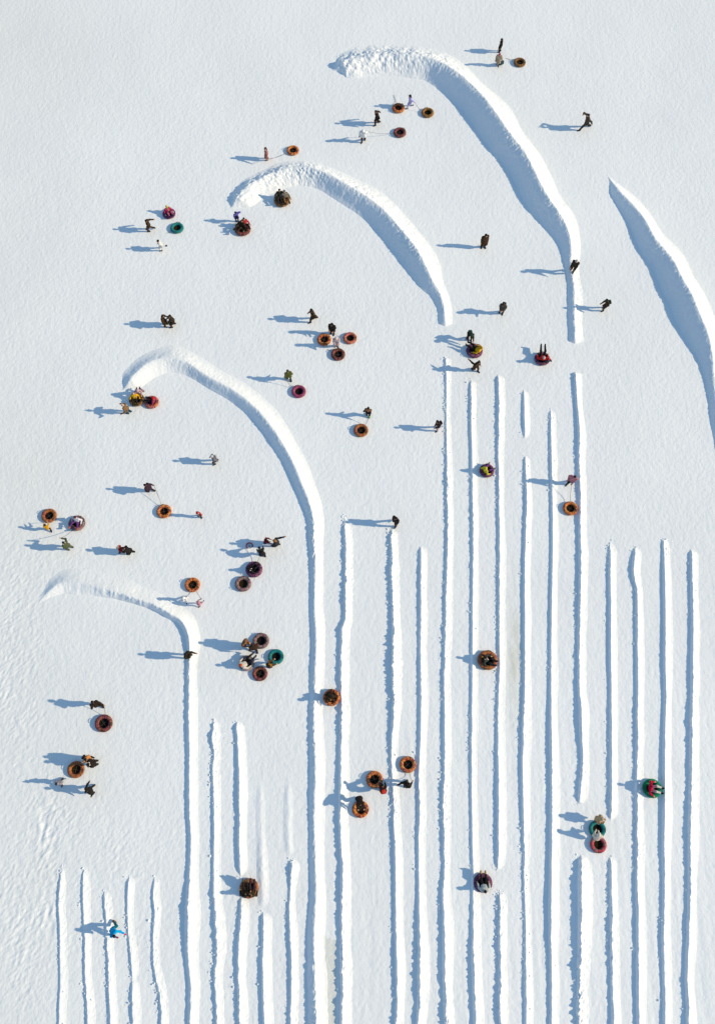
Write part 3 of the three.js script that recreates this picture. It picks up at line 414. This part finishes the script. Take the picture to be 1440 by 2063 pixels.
// upper right
person('a1', 1006, 105, 1.42, [-1, -.2], 'stand', { j: [.03, .02, .022], t: bk, h: ['long_hair', [.075, .028, .016]], coat: .5 }, 'child with long brown hair and black coat, topmost person of all');
person('a2', 1002, 131, 1.38, [-.3, 1], 'walk', { j: [.34, .27, .19], t: [.11, .06, .035], h: ['hat', [.4, .08, .15]], coat: .75, b: [.08, .045, .03], m: [.03, .08, .1] }, 'child in long beige coat and pink hat carrying a teal bag', { pose: { LF: [.09, 0, .12], RF: [-.09, .02, -.12], LH: [.34, .62, .02] } });
person('a3', 1177, 259, 1.8, [-1, .15], 'stride', { j: [.095, .072, .05], t: [.075, .058, .04], h: ['hair', [.05, .035, .025]], b: [.02, .02, .022], coat: .3 }, 'man in brown-grey clothes striding left alone with one arm raised forward');
person('a4', 826, 216, 1.45, [-1, .25], 'walk', { j: [.44, .41, .68], t: [.62, .62, .66], h: ['long_hair', [.02, .015, .014]], coat: .7, b: [.2, .2, .22] }, 'girl with dark hair in a lavender coat walking between two tubes', { pose: { RH: [-.2, .8, .1], LH: [.34, .85, -.42] } });
person('a5', 760, 250, 1.68, [-1, .3], 'pullR', { j: [.04, .024, .016], t: [.035, .022, .016], h: brownHair, coat: .75 }, 'dark brown-coated adult standing behind a white-hooded companion');
person('a6', 732, 284, 1.52, [-.25, 1], 'pullL', { j: wh, t: [.07, .035, .022], h: ['hood', [.72, .73, .74]], b: bk, coat: .3, m: bk }, 'person in white hooded jacket and dark trousers, front left of five at the top');
person('a7', 539, 321, 1.44, [-1, .2], 'stand', { j: [.36, .14, .12], t: [.3, .13, .11], h: ['long_hair', [.13, .05, .04]], coat: 1.0, scarf: [.65, .55, .55], b: [.2, .09, .07] }, 'woman in long dusty pink coat and pale scarf above the second snow bank', { pose: { LH: [.5, .95, .05] } });
person('a8', 479, 447, 1.24, [-.4, -1], 'stand', { j: [.13, .1, .42], t: [.05, .03, .06], h: ['hair', [.02, .015, .02]], coat: .5, pack: [.012, .012, .018], m: [.16, .13, .5] }, 'child in violet coat with a black backpack', { pose: { RH: [-.22, 1.5, .15] } });
person('a9', 304, 464, 1.5, [-1, .1], 'stride', { j: dk, t: dk, h: ['hair', [.02, .014, .01]], coat: .3 }, 'dark-clothed person stepping left while reaching back toward the plum tube', { pose: { LF: [.1, 0, .1], RF: [-.1, .1, -.34], LH: [.24, .85, .05], RH: [-.34, 1.05, -.5], lean: 4 } });
person('a10', 328, 503, 1.38, [-1, .2], 'walk', { j: [.62, .61, .58], t: [.66, .65, .62], h: ['hair', [.012, .01, .01]], coat: .4 }, 'person all in white with black hair and one foot kicked back', { pose: { LF: [.08, 0, .1], RF: [-.1, .3, -.42] } });
person('b1', 972, 497, 1.77, [.3, 1], 'stand', { j: dk, t: dk, h: ['hair', [.03, .018, .012]], coat: .85 }, 'tall dark figure standing alone between the two highest banks');
person('b2', 1151, 548, 1.68, [-.6, 1], 'stoop', { j: [.06, .036, .022], t: [.08, .045, .03], h: ['hat', [.5, .44, .4]], b: [.1, .06, .04] }, 'brown-clothed person with a white hat standing on the crest of the tallest bank', { lift: .2, pose: { lean: 8, LF: [.1, 0, .1], RF: [-.1, 0, -.1], pel: [0, .91, 0] } });
person('b3', 1009, 630, 1.62, [-.4, 1], 'front', { j: [.11, .09, .07], t: bk, h: ['hood', [.07, .055, .042]], coat: .35, pack: [.03, .022, .018] }, 'person in mottled grey hooded coat alone above the straight ridges', { pose: { lean: 12 } });
person('b4', 1215, 623, 1.5, [-1, .3], 'stoop', { j: dk, t: [.05, .03, .02], h: ['hat', [.02, .05, .045]], pack: [.015, .06, .05] }, 'dark stooped person with dark green hat and pack right of the tallest bank', { pose: { lean: 14 } });
person('b5', 944, 684, 1.5, [.1, 1], 'bend', { j: [.05, .03, .02], t: [.05, .03, .018], h: ['hood', [.03, .085, .065]], pack: [.03, .085, .065] }, 'person with green hood bending over the rider in yellow', { pose: { lean: 42 } });
person('b6', 956, 746, 1.58, [.8, 1], 'reach', { j: dk, t: dk, h: ['hair', [.025, .016, .012]], coat: .3 }, 'dark person leaning with one arm stretched to the tube of the rider in yellow', { pose: { RH: [-.3, 1.3, -.65], LH: [.25, .95, .1], lean: 10 } });
person('c1', 632, 645, 1.7, [-1, .35], 'walk', { j: dk, t: dk, h: ['hair', [.02, .014, .01]], coat: .4 }, 'dark adult walking left, highest in the group with three tubes');
person('c2', 670, 671, 1.6, [-.3, 1], 'front', { j: [.032, .022, .016], t: dk, h: ['hood', [.03, .02, .015]], coat: .6 }, 'dark hooded adult standing right above the leftmost of three orange tubes');
person('c3', 678, 697, 1.5, [.1, 1], 'front', { j: [.42, .33, .35], t: [.36, .3, .33], h: ['hood', [.62, .5, .48]], fur: [.68, .52, .42], coat: .7, b: [.2, .17, .17] }, 'person in pale pink hooded coat squeezed between two orange tubes');
person('c4', 583, 766, 1.5, [-.3, -1], 'walk', { j: [.11, .12, .03], t: [.06, .07, .035], h: ['hat', [.07, .075, .03]], coat: .3, b: bk }, 'person in olive green jacket and hat above the magenta tube', { pose: { LF: [.1, 0, .14], RF: [-.1, 0, -.14] } });
person('c5', 741, 839, 1.5, [.2, -1], 'pullR', { j: [.03, .022, .018], t: bk, h: ['hair', [.016, .012, .01]], m: [.2, .6, .02], band: [.3, .13, .06] }, 'dark person with orange-brown shoulders and a lime green glove pulling a tube', { pose: { LF: [.1, 0, .08], RF: [-.1, 0, -.08], lean: 6, RH: [-.12, .82, -.3] } });
person('c6', 881, 864, 1.5, [-1, .6], 'front', { j: [.055, .035, .03], t: [.5, .36, .37], h: ['hair', [.014, .012, .01]], b: [.1, .06, .06], pack: bk }, 'person in dark top and pale pink trousers beside the lane edge', { pose: { LF: [.12, 0, .12], RF: [-.12, 0, -.12] } });
person('d1', 334, 656, 1.55, [1, .1], 'front', { j: dk, t: dk, h: ['hair', [.022, .015, .011]], coat: .6 }, 'left one of a huddled pair in dark brown above the third bank', { pose: { LH: [.2, 1.15, .3], RH: [-.15, 1.2, .3] } });
person('d2', 350, 656, 1.6, [-1, .15], 'stoop', { j: [.04, .027, .018], t: dk, h: ['hair', [.03, .02, .014]], coat: .6 }, 'right one of a huddled pair in dark brown above the third bank', { pose: { lean: 14 } });
person('d3', 261, 831, 1.45, [-1, -.25], 'stride', { j: [.19, .105, .05], t: [.03, .085, .1], h: ['pom_hat', [.5, .36, .28]], m: [.04, .03, .026], coat: .35, b: [.02, .06, .08] }, 'person in brown jacket, pale hat and teal trousers leaning left beside riders', { pose: { LF: [.1, 0, .05], RF: [-.1, 0, -.1], pel: [0, .9, 0], LH: [.55, 1.15, .1], RH: [-.25, 1.1, .45], lean: 10 } });
person('e1', 1147, 972, 1.66, [-.5, 1], 'pullL', { j: [.46, .18, .22], t: bk, h: ['hair', [.013, .011, .011]], coat: .2 }, 'person in pink jacket and black trousers roping a tube along a lane', { pose: { LF: [.12, 0, -.2], RF: [-.12, 0, .2], LH: [.1, .78, .3], RH: [-.28, .9, .2], lean: 3 } });
person('e2', 796, 1055, 1.64, [-.7, .7], 'stand', { j: [.028, .017, .014], t: dk, h: ['hair', [.02, .013, .01]], coat: .4 }, 'lone dark figure at the top end of a chunky ridge', { pose: { LF: [.16, 0, .12], RF: [-.16, 0, -.12] }, lift: .08 });
person('f1', 436, 931, 1.48, [-1, .4], 'walk', { j: [.16, .15, .17], t: [.1, .08, .09], h: ['hat', [.5, .5, .53]], pack: [.42, .42, .46], coat: .3 }, 'person in charcoal with pale grey hat and pack, alone inside third bank', { pose: { LF: [.12, 0, .14], RF: [-.12, 0, -.14] } });
person('f2', 306, 990, 1.5, [-1, -.3], 'pullR', { j: [.055, .026, .045], t: [.05, .028, .03], h: ['hair', [.03, .014, .018]], coat: .4 }, 'person in dark purple jacket towing an orange tube on a taut rope', { pose: { RH: [-.3, .8, -.35] } });
person('f3', 405, 1040, 1.12, [-.5, 1], 'stand', { j: [.34, .028, .03], t: [.015, .045, .028], h: ['pom_hat', [.5, .05, .06]], m: [.6, .6, .6], scarf: [.62, .62, .62] }, 'small child in red, white and dark green right of an orange tube', { pose: { LF: [.15, 0, .06], RF: [-.15, 0, 0] } });
person('g1', 102, 1068, 1.06, [-.3, -1], 'reach', { j: [.66, .32, .01], t: [.05, .03, .02], h: ['hair', [.05, .03, .02]], b: [.04, .03, .03] }, 'small child in bright yellow leaning on a tube at the left edge', { pose: { lean: 16, pel: [0, .88, -.02] } });
person('g2', 143, 1105, 1.5, [-.9, -.5], 'pullSide', { j: [.11, .125, .055], t: [.12, .13, .07], h: ['hair', [.018, .014, .012]], scarf: [.55, .52, .48], coat: .55 }, 'person in olive coat holding the rope of a tube with a rider in white', { pose: { RH: [-.25, 1.35, .45] } });
person('g3', 249, 1110, 1.2, [-1, .25], 'walk', { j: [.36, .018, .02], t: [.09, .02, .02], h: ['hat', [.5, .42, .3]] }, 'child in red jacket and pale hat in front of an adult in black');
person('g4', 265, 1114, 1.5, [-1, -.2], 'stoop', { j: [.022, .02, .02], t: bk, h: ['hair', [.014, .011, .01]], coat: .5 }, 'adult in black stooping behind a child in red, lower left group', { pose: { lean: 30, LF: [.12, 0, .12], RF: [-.12, 0, -.18] } });
person('h1', 537, 1093, 1.05, [1, .2], 'reach', { j: [.33, .012, .02], t: [.04, .012, .014], h: ['hair', [.02, .012, .012]] }, 'small child in crimson holding on to an adult with orange-brown hair', { pose: { lean: 12 } });
person('h2', 559, 1099, 1.56, [-1, -.2], 'reach', { j: [.03, .034, .038], t: [.032, .034, .036], h: ['long_hair', [.24, .105, .03]], coat: .5 }, 'adult in dark grey with orange-brown hair and one arm flung right', { pose: { LH: [.2, .85, .3], RH: [-.4, 1.35, -.45], lean: 10, LF: [.1, 0, .16], RF: [-.1, 0, -.1] } });
person('h3', 530, 1119, 1.45, [-.4, -1], 'stoop', { j: [.026, .026, .03], t: [.02, .02, .022], h: ['hair', [.02, .02, .022]], pack: [.02, .02, .023], coat: .3 }, 'person in black with backpack above the purple patterned tube');
person('i1', 376, 1208, 1.1, [-.2, 1], 'walk', { j: [.7, .7, .7], t: [.68, .68, .68], h: ['hood', [.72, .72, .72]], m: [.03, .03, .03], b: [.04, .04, .04] }, 'small child dressed in white below the orange tube on the lowest bank');
person('i2', 403, 1219, .95, [.6, -.6], 'reach', { j: [.5, .24, .28], t: [.45, .2, .25], h: ['hood', [.52, .26, .3]], m: [.015, .015, .018], b: [.15, .08, .1] }, 'small child in pink with black mittens beside a child in white', { pose: { lean: 15 } });
person('i3', 384, 1323, 1.52, [-1, -.4], 'stand', { j: [.03, .026, .018], t: bk, h: ['hair', [.02, .016, .012]], coat: .5, pack: [.04, .032, .02] }, 'dark person crossing the ridge below the lowest curved bank', { pose: { RH: [-.35, 1.0, -.55], LF: [.14, 0, .05], RF: [-.14, 0, -.05] }, lift: .12 });
person('j1', 496, 1298, 1.56, [1, .5], 'front', { j: [.19, .09, .04], t: [.08, .045, .025], h: ['hair', [.09, .045, .025]], coat: .4 }, 'person in orange-brown jacket, left one of two above a grey patterned tube', { pose: { LF: [.1, 0, .14], RF: [-.1, 0, -.14] } });
person('j2', 514, 1308, 1.5, [-.3, -1], 'walk', { j: [.06, .033, .016], t: [.05, .03, .02], h: ['hair', [.04, .022, .013]], coat: .5 }, 'person in very dark brown, right one of two above a grey patterned tube');
person('j3', 546, 1340, 1.3, [.9, -.5], 'bend', { j: [.09, .05, .02], t: [.06, .032, .018], h: ['hair', [.03, .018, .012]], scarf: [.5, .2, .03], band: [.55, .22, .03] }, 'person in brown with an orange shoulder bending to a teal tube', { pose: { lean: 34 } });
person('k1', 203, 1421, 1.6, [-.6, -.8], 'pullR', { j: [.035, .02, .014], t: [.035, .022, .016], h: ['hair', [.025, .015, .012]], coat: .5 }, 'dark person towing a red patterned tube near the left edge', { pose: { RH: [-.36, .85, -.4], LF: [.09, 0, .16], RF: [-.09, 0, -.2] } });
person('k2', 183, 1527, 1.5, [.8, .5], 'front', { j: [.5, .22, .08], t: bk, h: ['hair', [.02, .014, .01]], pack: [.03, .02, .015], m: bk }, 'person with an orange jacket beside a companion in black, near the left edge', { pose: { lean: 10 } });
person('k3', 197, 1536, 1.55, [-.8, .4], 'front', { j: bk, t: bk, h: ['hat', [.02, .017, .015]], scarf: [.6, .58, .52], coat: .4 }, 'person in black with a white scarf beside an orange jacket', { pose: { lean: 12 } });
person('k4', 127, 1575, 1.12, [-.4, 1], 'walk', { j: [.24, .23, .27], t: [.12, .06, .05], h: ['pom_hat', [.05, .045, .05]], scarf: [.6, .6, .62], coat: .4 }, 'small child in grey coat, leftmost of the group of four by a tube');
person('k5', 190, 1590, 1.5, [-.7, .7], 'walk', { j: [.024, .02, .017], t: [.03, .024, .02], h: ['hair', [.02, .015, .012]], coat: .5 }, 'person in black, lowest of the group of four by a tube', { pose: { LF: [.16, 0, .14], RF: [-.16, 0, -.18], LH: [.3, .9, .2], RH: [-.4, 1, -.3] } });
person('l1', 239, 1871, 1.52, [.75, .65], 'astride', { j: [.0, .34, .66], t: [.0, .12, .17], h: ['hair', [.03, .018, .012]], b: [.17, .085, .04], m: [.62, .06, .14] }, 'person in bright blue jacket with a pink glove and legs spread wide', { pose: { RF: [-.5, .0, -.1], LF: [.14, 0, -.5], LH: [.3, .85, .45], RH: [-.15, 1.0, .3], lean: 30, pel: [-.05, .76, -.18] } });
person('m1', 771, 1590, 1.4, [-.15, -1], 'bend', { j: [.045, .018, .018], t: [.03, .025, .025], h: ['hat', [.016, .018, .016]], pack: [.6, .035, .02], coat: .4 }, 'child in black with a bright red backpack leaning against an orange tube', { pose: { lean: 42, pel: [0, .86, -.14] } });
person('m2', 724, 1612, 1.5, [.2, 1], 'bend', { j: [.032, .02, .015], t: [.03, .02, .015], h: ['hair', [.02, .014, .011]], coat: .2 }, 'dark person bending over the lowest of three orange tubes in the lanes', { pose: { lean: 50 } });
person('m3', 816, 1580, 1.55, [.8, -.6], 'pullL', { j: [.03, .021, .015], t: [.03, .02, .015], h: ['hair', [.024, .016, .012]], coat: .3 }, 'dark person with an arm flung back below a tube on a slack rope', { pose: { LH: [.35, 1.0, -.5], RH: [-.12, 1.0, .4], LF: [.1, 0, .1], RF: [-.1, 0, -.1] } });

{ // things carried or lying about
  const b = thing('shoulder_bag', people.a2.hands[0].clone().add(V(.0, -.28, 0)), .5), body = meshCaps([[V(-.12, .1, 0), V(.12, .1, 0), .085, .085], [V(-.11, -.06, 0), V(.11, -.06, 0), .1, .1]], .04, .022);
  part('bag_body', body, cloth([.03, .085, .11]), b); part('strap', new THREE.TorusGeometry(.13, .012, 6, 24, Math.PI).translate(0, .17, 0), webbing, b);
  tag(b, 'teal bag hanging from the hand of the child in beige', 'bag');
  const sp = at(503, 1101); sp.y = groundY(sp.x, sp.z) + .02;
  const s = thing('saucer_sled', sp, 0, -SLOPE);
  part('dish', new THREE.LatheGeometry([[0, .03], [.08, .035], [.15, .06], [.195, .1], [.2, .115], [.19, .11], [.145, .07], [.07, .045], [0, .045]].map(([a, c]) => new THREE.Vector2(a, c)), 40), cloth([.72, .73, .74], .4), s);
  part('rim', new THREE.TorusGeometry(.195, .036, 10, 40, Math.PI * 1.25).rotateX(Math.PI / 2).rotateY(-2.1).translate(0, .115, 0), cloth([.52, .03, .05], .45), s);
  part('rim', new THREE.TorusGeometry(.195, .0355, 10, 24, Math.PI * .75).rotateX(Math.PI / 2).rotateY(1.83).translate(0, .115, 0), cloth([.05, .06, .2], .45), s);
  part('hub', new THREE.CylinderGeometry(.034, .04, .04, 16).translate(0, .06, 0), cloth([.05, .1, .06], .5), s);
  tag(s, 'round white saucer with a red and blue rim lying on snow', 'saucer sled');
}

// ---------------------------------------------------------------- the snow tubes
const hand = (id, i) => people[id].hands[i], onSnow = (px, py) => { const p = at(px, py); p.y = groundY(p.x, p.z) + .03; return p; };
tube('t0', 1046, 127, .9, 'brown', 'plain brown tube alone at the top right beside two children', { rope: onSnow(1018, 118), sag: .05 });
tube('t1', 802, 219, .92, 'orange', 'orange tube just left of the girl in lavender', { rope: onSnow(793, 192), sag: .1 });
tube('t2', 861, 228, .92, 'olive', 'orange-brown tube trailing right of the girl in lavender', { rope: hand('a4', 0) });
tube('t3', 805, 268, .92, 'red', 'dark red patterned tube roped to the white-hooded person', { rope: hand('a6', 0) });
tube('t4', 590, 304, .88, 'orange', 'bright orange tube right of the woman in dusty pink', { rope: hand('a7', 0) });
tube('t5', 568, 405, 1.12, 'brown', 'big brown tube holding two riders inside the second bank');
tube('t6', 489, 463, 1.12, 'red', 'red patterned tube loaded with riders at the tip of the second bank');
tube('t7', 341, 431, .9, 'plum', 'plum purple tube holding a rider in many bright colours');
tube('t8', 357, 460, .92, 'teal', 'empty teal tube directly below the plum tube', { rope: onSnow(337, 470), sag: .1 });
tube('t9', 955, 708, 1.08, 'purple', 'dark red and purple tube carrying the rider in yellow');
tube('t10', 1091, 724, 1.0, 'purple', 'dark patterned tube under the two riders in red');
tube('t11', 653, 685, .92, 'orange', 'left orange tube of two flanking a pale pink coat', { rope: onSnow(667, 668), sag: .1 });
tube('t12', 705, 682, .9, 'orangePink', 'right orange tube of two flanking a pale pink coat', { rope: hand('c2', 0), sag: .15 });
tube('t13', 681, 715, .92, 'red', 'dark brown-red tube below two orange tubes', { rope: onSnow(660, 704), sag: .1 });
tube('t14', 602, 790, .92, 'magenta', 'plain magenta tube alone beside the third bank', { rope: hand('c4', 0), sag: .15 });
tube('t15', 727, 868, .92, 'rust', 'rust brown tube roped to a lime green glove', { rope: hand('c5', 1) });
tube('t16', 276, 806, .98, 'brown', 'brown tube with a rider in yellow, touching a pink one');
tube('t17', 306, 811, .92, 'orangePink', 'pink and orange tube with the red-hatted rider, touching a brown one');
tube('t18', 980, 949, .92, 'purple', 'purple tube under the yellow child in a lane');
tube('t19', 1148, 1025, .92, 'orange', 'orange tube hauled along a lane by a pink jacket', { rope: hand('e1', 0) });
tube('t20', 331, 1031, .9, 'orange', 'orange tube on a taut rope behind a dark purple jacket', { rope: hand('f2', 1), sag: .03 });
tube('t21', 100, 1040, .92, 'rust', 'orange-brown tube near the left edge above the yellow child', { rope: hand('g1', 1), sag: .02 });
tube('t22', 156, 1055, 1.0, 'grey', 'grey patterned tube carrying a rider in white', { rope: hand('g2', 1), sag: .1 });
tube('t23', 512, 1148, 1.0, 'purple', 'purple and pink patterned tube with a pale face peeping out', { rope: hand('h3', 1), sag: .06 });
tube('t24', 490, 1177, .96, 'grey', 'grey-pink patterned tube resting against a purple one');
tube('t25', 388, 1179, .9, 'orange', 'orange tube on the crest of the lowest bank', { rope: hand('i2', 0), sag: .05 });
tube('t26', 526, 1292, .94, 'grey', 'grey-mauve patterned tube touching a dark brown-clad person');
tube('t27', 497, 1337, .92, 'greyBlue', 'pale mottled tube under a rider with a red hat');
tube('t28', 556, 1324, .9, 'teal', 'teal tube beside the person with an orange shoulder');
tube('t29', 524, 1358, .86, 'red', 'empty brown-red tube at the bottom of a five-tube cluster');
tube('t30', 210, 1458, .98, 'red', 'dark red patterned tube towed near the left edge', { rope: hand('k1', 1), sag: .05 });
tube('t31', 154, 1551, .92, 'rust', 'brown-orange tube among four people at the left edge');
tube('t32', 668, 1406, .96, 'orange', 'orange tube nearly covered by a dark kneeling rider');
tube('t33', 754, 1571, .92, 'orange', 'orange tube touching the child with a red backpack');
tube('t34', 726, 1631, .9, 'orange', 'orange tube half hidden under a bending dark person');
tube('t35', 821, 1541, .9, 'orange', 'orange tube on a slack rope between two ridges', { rope: hand('m3', 1), sag: .3, wob: .06 });
tube('t36', 981, 1331, 1.14, 'rust', 'large orange-red tube under a rider with black trousers');
tube('t37', 502, 1790, 1.0, 'rust', 'orange-brown tube with two pairs of raised legs');
tube('t38', 972, 1779, .98, 'purple', 'purple patterned tube under a rider with tan boots');
tube('t39', 1202, 1671, .9, 'teal', 'teal tube stacked above a crimson one in a lane');
tube('t40', 1204, 1702, .88, 'pinkred', 'crimson tube below a teal one in a lane');
tube('t41', 1312, 1589, 1.02, 'green', 'bright green tube alone in a right-hand lane');

// ---------------------------------------------------------------- riders
const ride = (id, t, h, face, pose, C, label, o = {}) => person(id, 0, 0, h, face, pose, C, label, { on: tubes[t], ...o });
ride('r1', 't5', 1.5, [.1, 1], 'sit', { j: [.085, .055, .03], t: [.05, .03, .02], h: ['hair', [.015, .013, .013]], scarf: [.24, .15, .08] }, 'black-haired rider in brown, left of two in the big brown tube', { off: [-.12, .08, -.12] });
ride('r2', 't5', 1.5, [.35, 1], 'sit', { j: [.17, .15, .12], t: [.2, .09, .03], h: ['hood', [.16, .145, .115]], b: bk }, 'grey-hooded rider with black boots, right of two in the big brown tube', { off: [.28, .1, 0] });
ride('r3', 't6', 1.5, [-.7, .7], 'sit', { j: [.06, .034, .018], t: [.06, .035, .02], h: ['hair', [.05, .026, .016]], m: [.3, .25, .12] }, 'rider in dark brown sprawled in the red patterned tube', { off: [-.08, .06, -.05] });
ride('r4', 't6', 1.35, [.4, .8], 'sit', { j: [.36, .03, .035], t: [.02, .018, .02], h: ['hair', [.03, .015, .012]] }, 'rider in red sharing the tube with a rider in dark brown', { off: [.22, .1, -.2] });
ride('r5', 't7', 1.3, [.5, .8], 'sit', { j: [.4, .03, .1], t: [.38, .1, .18], h: ['pom_hat', [.5, .4, .03]], scarf: [.1, .34, .04], m: [.6, .55, .5] }, 'rider in pink and red with a yellow hat in the plum tube', { off: [0, .02, 0] });
ride('r6', 't9', 1.5, [-.95, -.5], 'lie', { j: [.8, .43, .01], t: [.025, .02, .018], h: ['hat', [.5, .25, .01]] }, 'rider in yellow jacket lying back with legs pointing left', { off: [.1, .05, 0] });
ride('r7', 't10', 1.6, [.05, -1], 'lie', { j: [.5, .02, .018], t: [.018, .016, .018], h: ['hat', [.5, .42, .36]] }, 'rider in red with pale hat lying with legs uphill of the pair', { off: [0, .05, -.02] });
ride('r8', 't10', 1.1, [-.2, -1], 'sit', { j: [.04, .05, .08], t: [.03, .03, .05], h: ['pom_hat', [.55, .02, .03]] }, 'small child in dark jacket and red hat behind the red rider', { off: [.3, .08, .22] });
ride('r9', 't16', 1.3, [.1, 1], 'sit', { j: [.72, .4, .01], t: [.03, .022, .018], h: ['hat', [.6, .4, .3]], m: [.02, .02, .02] }, 'rider in yellow jacket in the tube below the third bank tip', { off: [-.08, .03, .02] });
ride('r10', 't16', 1.3, [.2, 1], 'kneel', { j: [.46, .27, .3], t: [.2, .13, .15], h: ['hood', [.55, .38, .4]] }, 'child in pale pink hood behind the rider in yellow', { off: [.16, .06, -.38] });
ride('r11', 't17', 1.25, [-.9, -.3], 'sit', { j: [.3, .03, .08], t: [.02, .018, .025], h: ['pom_hat', [.62, .015, .02]] }, 'rider with bright red hat in the pink and orange tube', { off: [.08, .02, 0] });
ride('r12', 't18', 1.32, [.8, -.6], 'sitWide', { j: [.5, .43, .03], t: [.1, .035, .17], h: ['hood', [.55, .48, .03]], b: [.2, .1, .04], m: [.5, .25, .2] }, 'child in yellow with purple trousers and legs spread wide', { off: [-.06, .02, .06] });
ride('r13', 't22', 1.45, [-.3, 1], 'sitWide', { j: [.62, .6, .66], t: [.12, .035, .17], h: ['hair', [.1, .045, .035]], b: [.34, .1, .08] }, 'rider in white jacket and purple trousers in a grey tube', { off: [.02, .02, -.02] });
ride('r14', 't23', 1.3, [.6, -.7], 'sit', { j: [.018, .018, .022], t: [.016, .016, .02], h: ['hat', [.02, .02, .024]], scarf: [.6, .45, .4] }, 'child in black lying deep in the purple and pink tube', { off: [-.12, -.05, .06] });
ride('r15', 't27', 1.5, [.75, -.7], 'lie', { j: [.55, .5, .44], t: [.022, .022, .028], h: ['hat', [.5, .07, .02]], b: [.1, .1, .11] }, 'rider in off-white with red hat and long black legs', { off: [-.02, .04, .04] });
ride('r16', 't32', 1.45, [-.2, 1], 'kneel', { j: [.042, .025, .012], t: [.035, .022, .014], h: ['hair', [.022, .015, .01]], scarf: [.34, .15, .02], pack: [.04, .025, .014] }, 'dark rider kneeling on an orange tube between two ridges', { off: [-.04, .02, .06], pose: { lean: 38 } });
ride('r17', 't36', 1.4, [1, .35], 'sit', { j: [.05, .06, .05], t: [.018, .02, .03], h: ['hair', [.03, .022, .016]], scarf: [.5, .4, .34] }, 'rider with black trousers and legs pointing right in the large tube', { off: [-.02, .05, .06] });
ride('r18', 't37', 1.4, [-.1, -1], 'legsUp', { j: [.04, .026, .014], t: [.03, .022, .018], h: ['hair', [.02, .014, .01]], b: [.12, .11, .08] }, 'left one of two riders with raised legs in one tube', { off: [-.14, .04, .1] });
ride('r19', 't37', 1.4, [.12, -1], 'legsUp', { j: [.06, .04, .02], t: [.05, .03, .04], h: ['hair', [.03, .016, .01]], scarf: [.5, .2, .1], b: [.06, .05, .06] }, 'right one of two riders with raised legs in one tube', { off: [.16, .05, .1] });
ride('r20', 't38', 1.45, [-.05, -1], 'lie', { j: [.5, .53, .5], t: [.014, .015, .02], h: ['hair', [.013, .012, .014]], b: [.4, .27, .12] }, 'rider in pale jacket, black trousers and tan boots', { off: [.02, .04, .12] });
ride('r21', 't39', 1.5, [1, .3], 'huddle', { j: [.4, .27, .15], t: [.12, .05, .03], h: ['hood', [.45, .33, .2]], m: [.4, .2, .06] }, 'rider in tan furry jacket perched on the rim of the teal tube', { off: [-.02, .1, -.5] });
ride('r22', 't40', 1.5, [.1, -1], 'huddle', { j: [.6, .53, .45], t: [.5, .44, .38], h: ['hood', [.66, .58, .48]], m: [.6, .53, .45] }, 'rider in cream hooded jacket hunched between the teal and crimson tubes', { off: [-.14, .12, -.36] });
ride('r23', 't41', 1.5, [1, .25], 'sit', { j: [.42, .004, .04], t: [.5, .5, .46], h: ['hat', [.36, .01, .05]], b: [.015, .02, .02] }, 'rider in crimson with white trousers in the green tube', { off: [-.04, .02, .02] });

// ---------------------------------------------------------------- clods of snow fallen from the ridges
{
  const geo = new THREE.IcosahedronGeometry(1, 1), p = geo.attributes.position;
  for (let i = 0; i < p.count; i++) { const f = 1 + .35 * noise(p.getX(i) * 1.7, p.getY(i) * 1.7, p.getZ(i) * 1.7); p.setXYZ(i, p.getX(i) * f, p.getY(i) * f * .8, p.getZ(i) * f); }
  geo.computeVertexNormals();
  const snowClod = new THREE.MeshStandardMaterial({ color: new THREE.Color().setRGB(.87, .88, .89), roughness: .92 });
  const m = new THREE.InstancedMesh(geo, snowClod, clods.length), M4 = new THREE.Matrix4(), q = new THREE.Quaternion();
  clods.forEach(([x, z, r, up], i) => { q.setFromEuler(new THREE.Euler(rnd() * 6, rnd() * 6, rnd() * 6)); m.setMatrixAt(i, M4.compose(V(x, groundY(x, z) + up * .3 + r * .35, z), q, V(r * mix(.7, 1.3, rnd()), r * mix(.6, 1, rnd()), r * mix(.8, 1.4, rnd())))); });
  m.name = 'snow_clods'; m.castShadow = m.receiveShadow = true; tag(m, 'small crumbled snow clods scattered along the ridges', 'snow clods', null, 'stuff'); scene.add(m);
}

renderer.render(scene, camera);
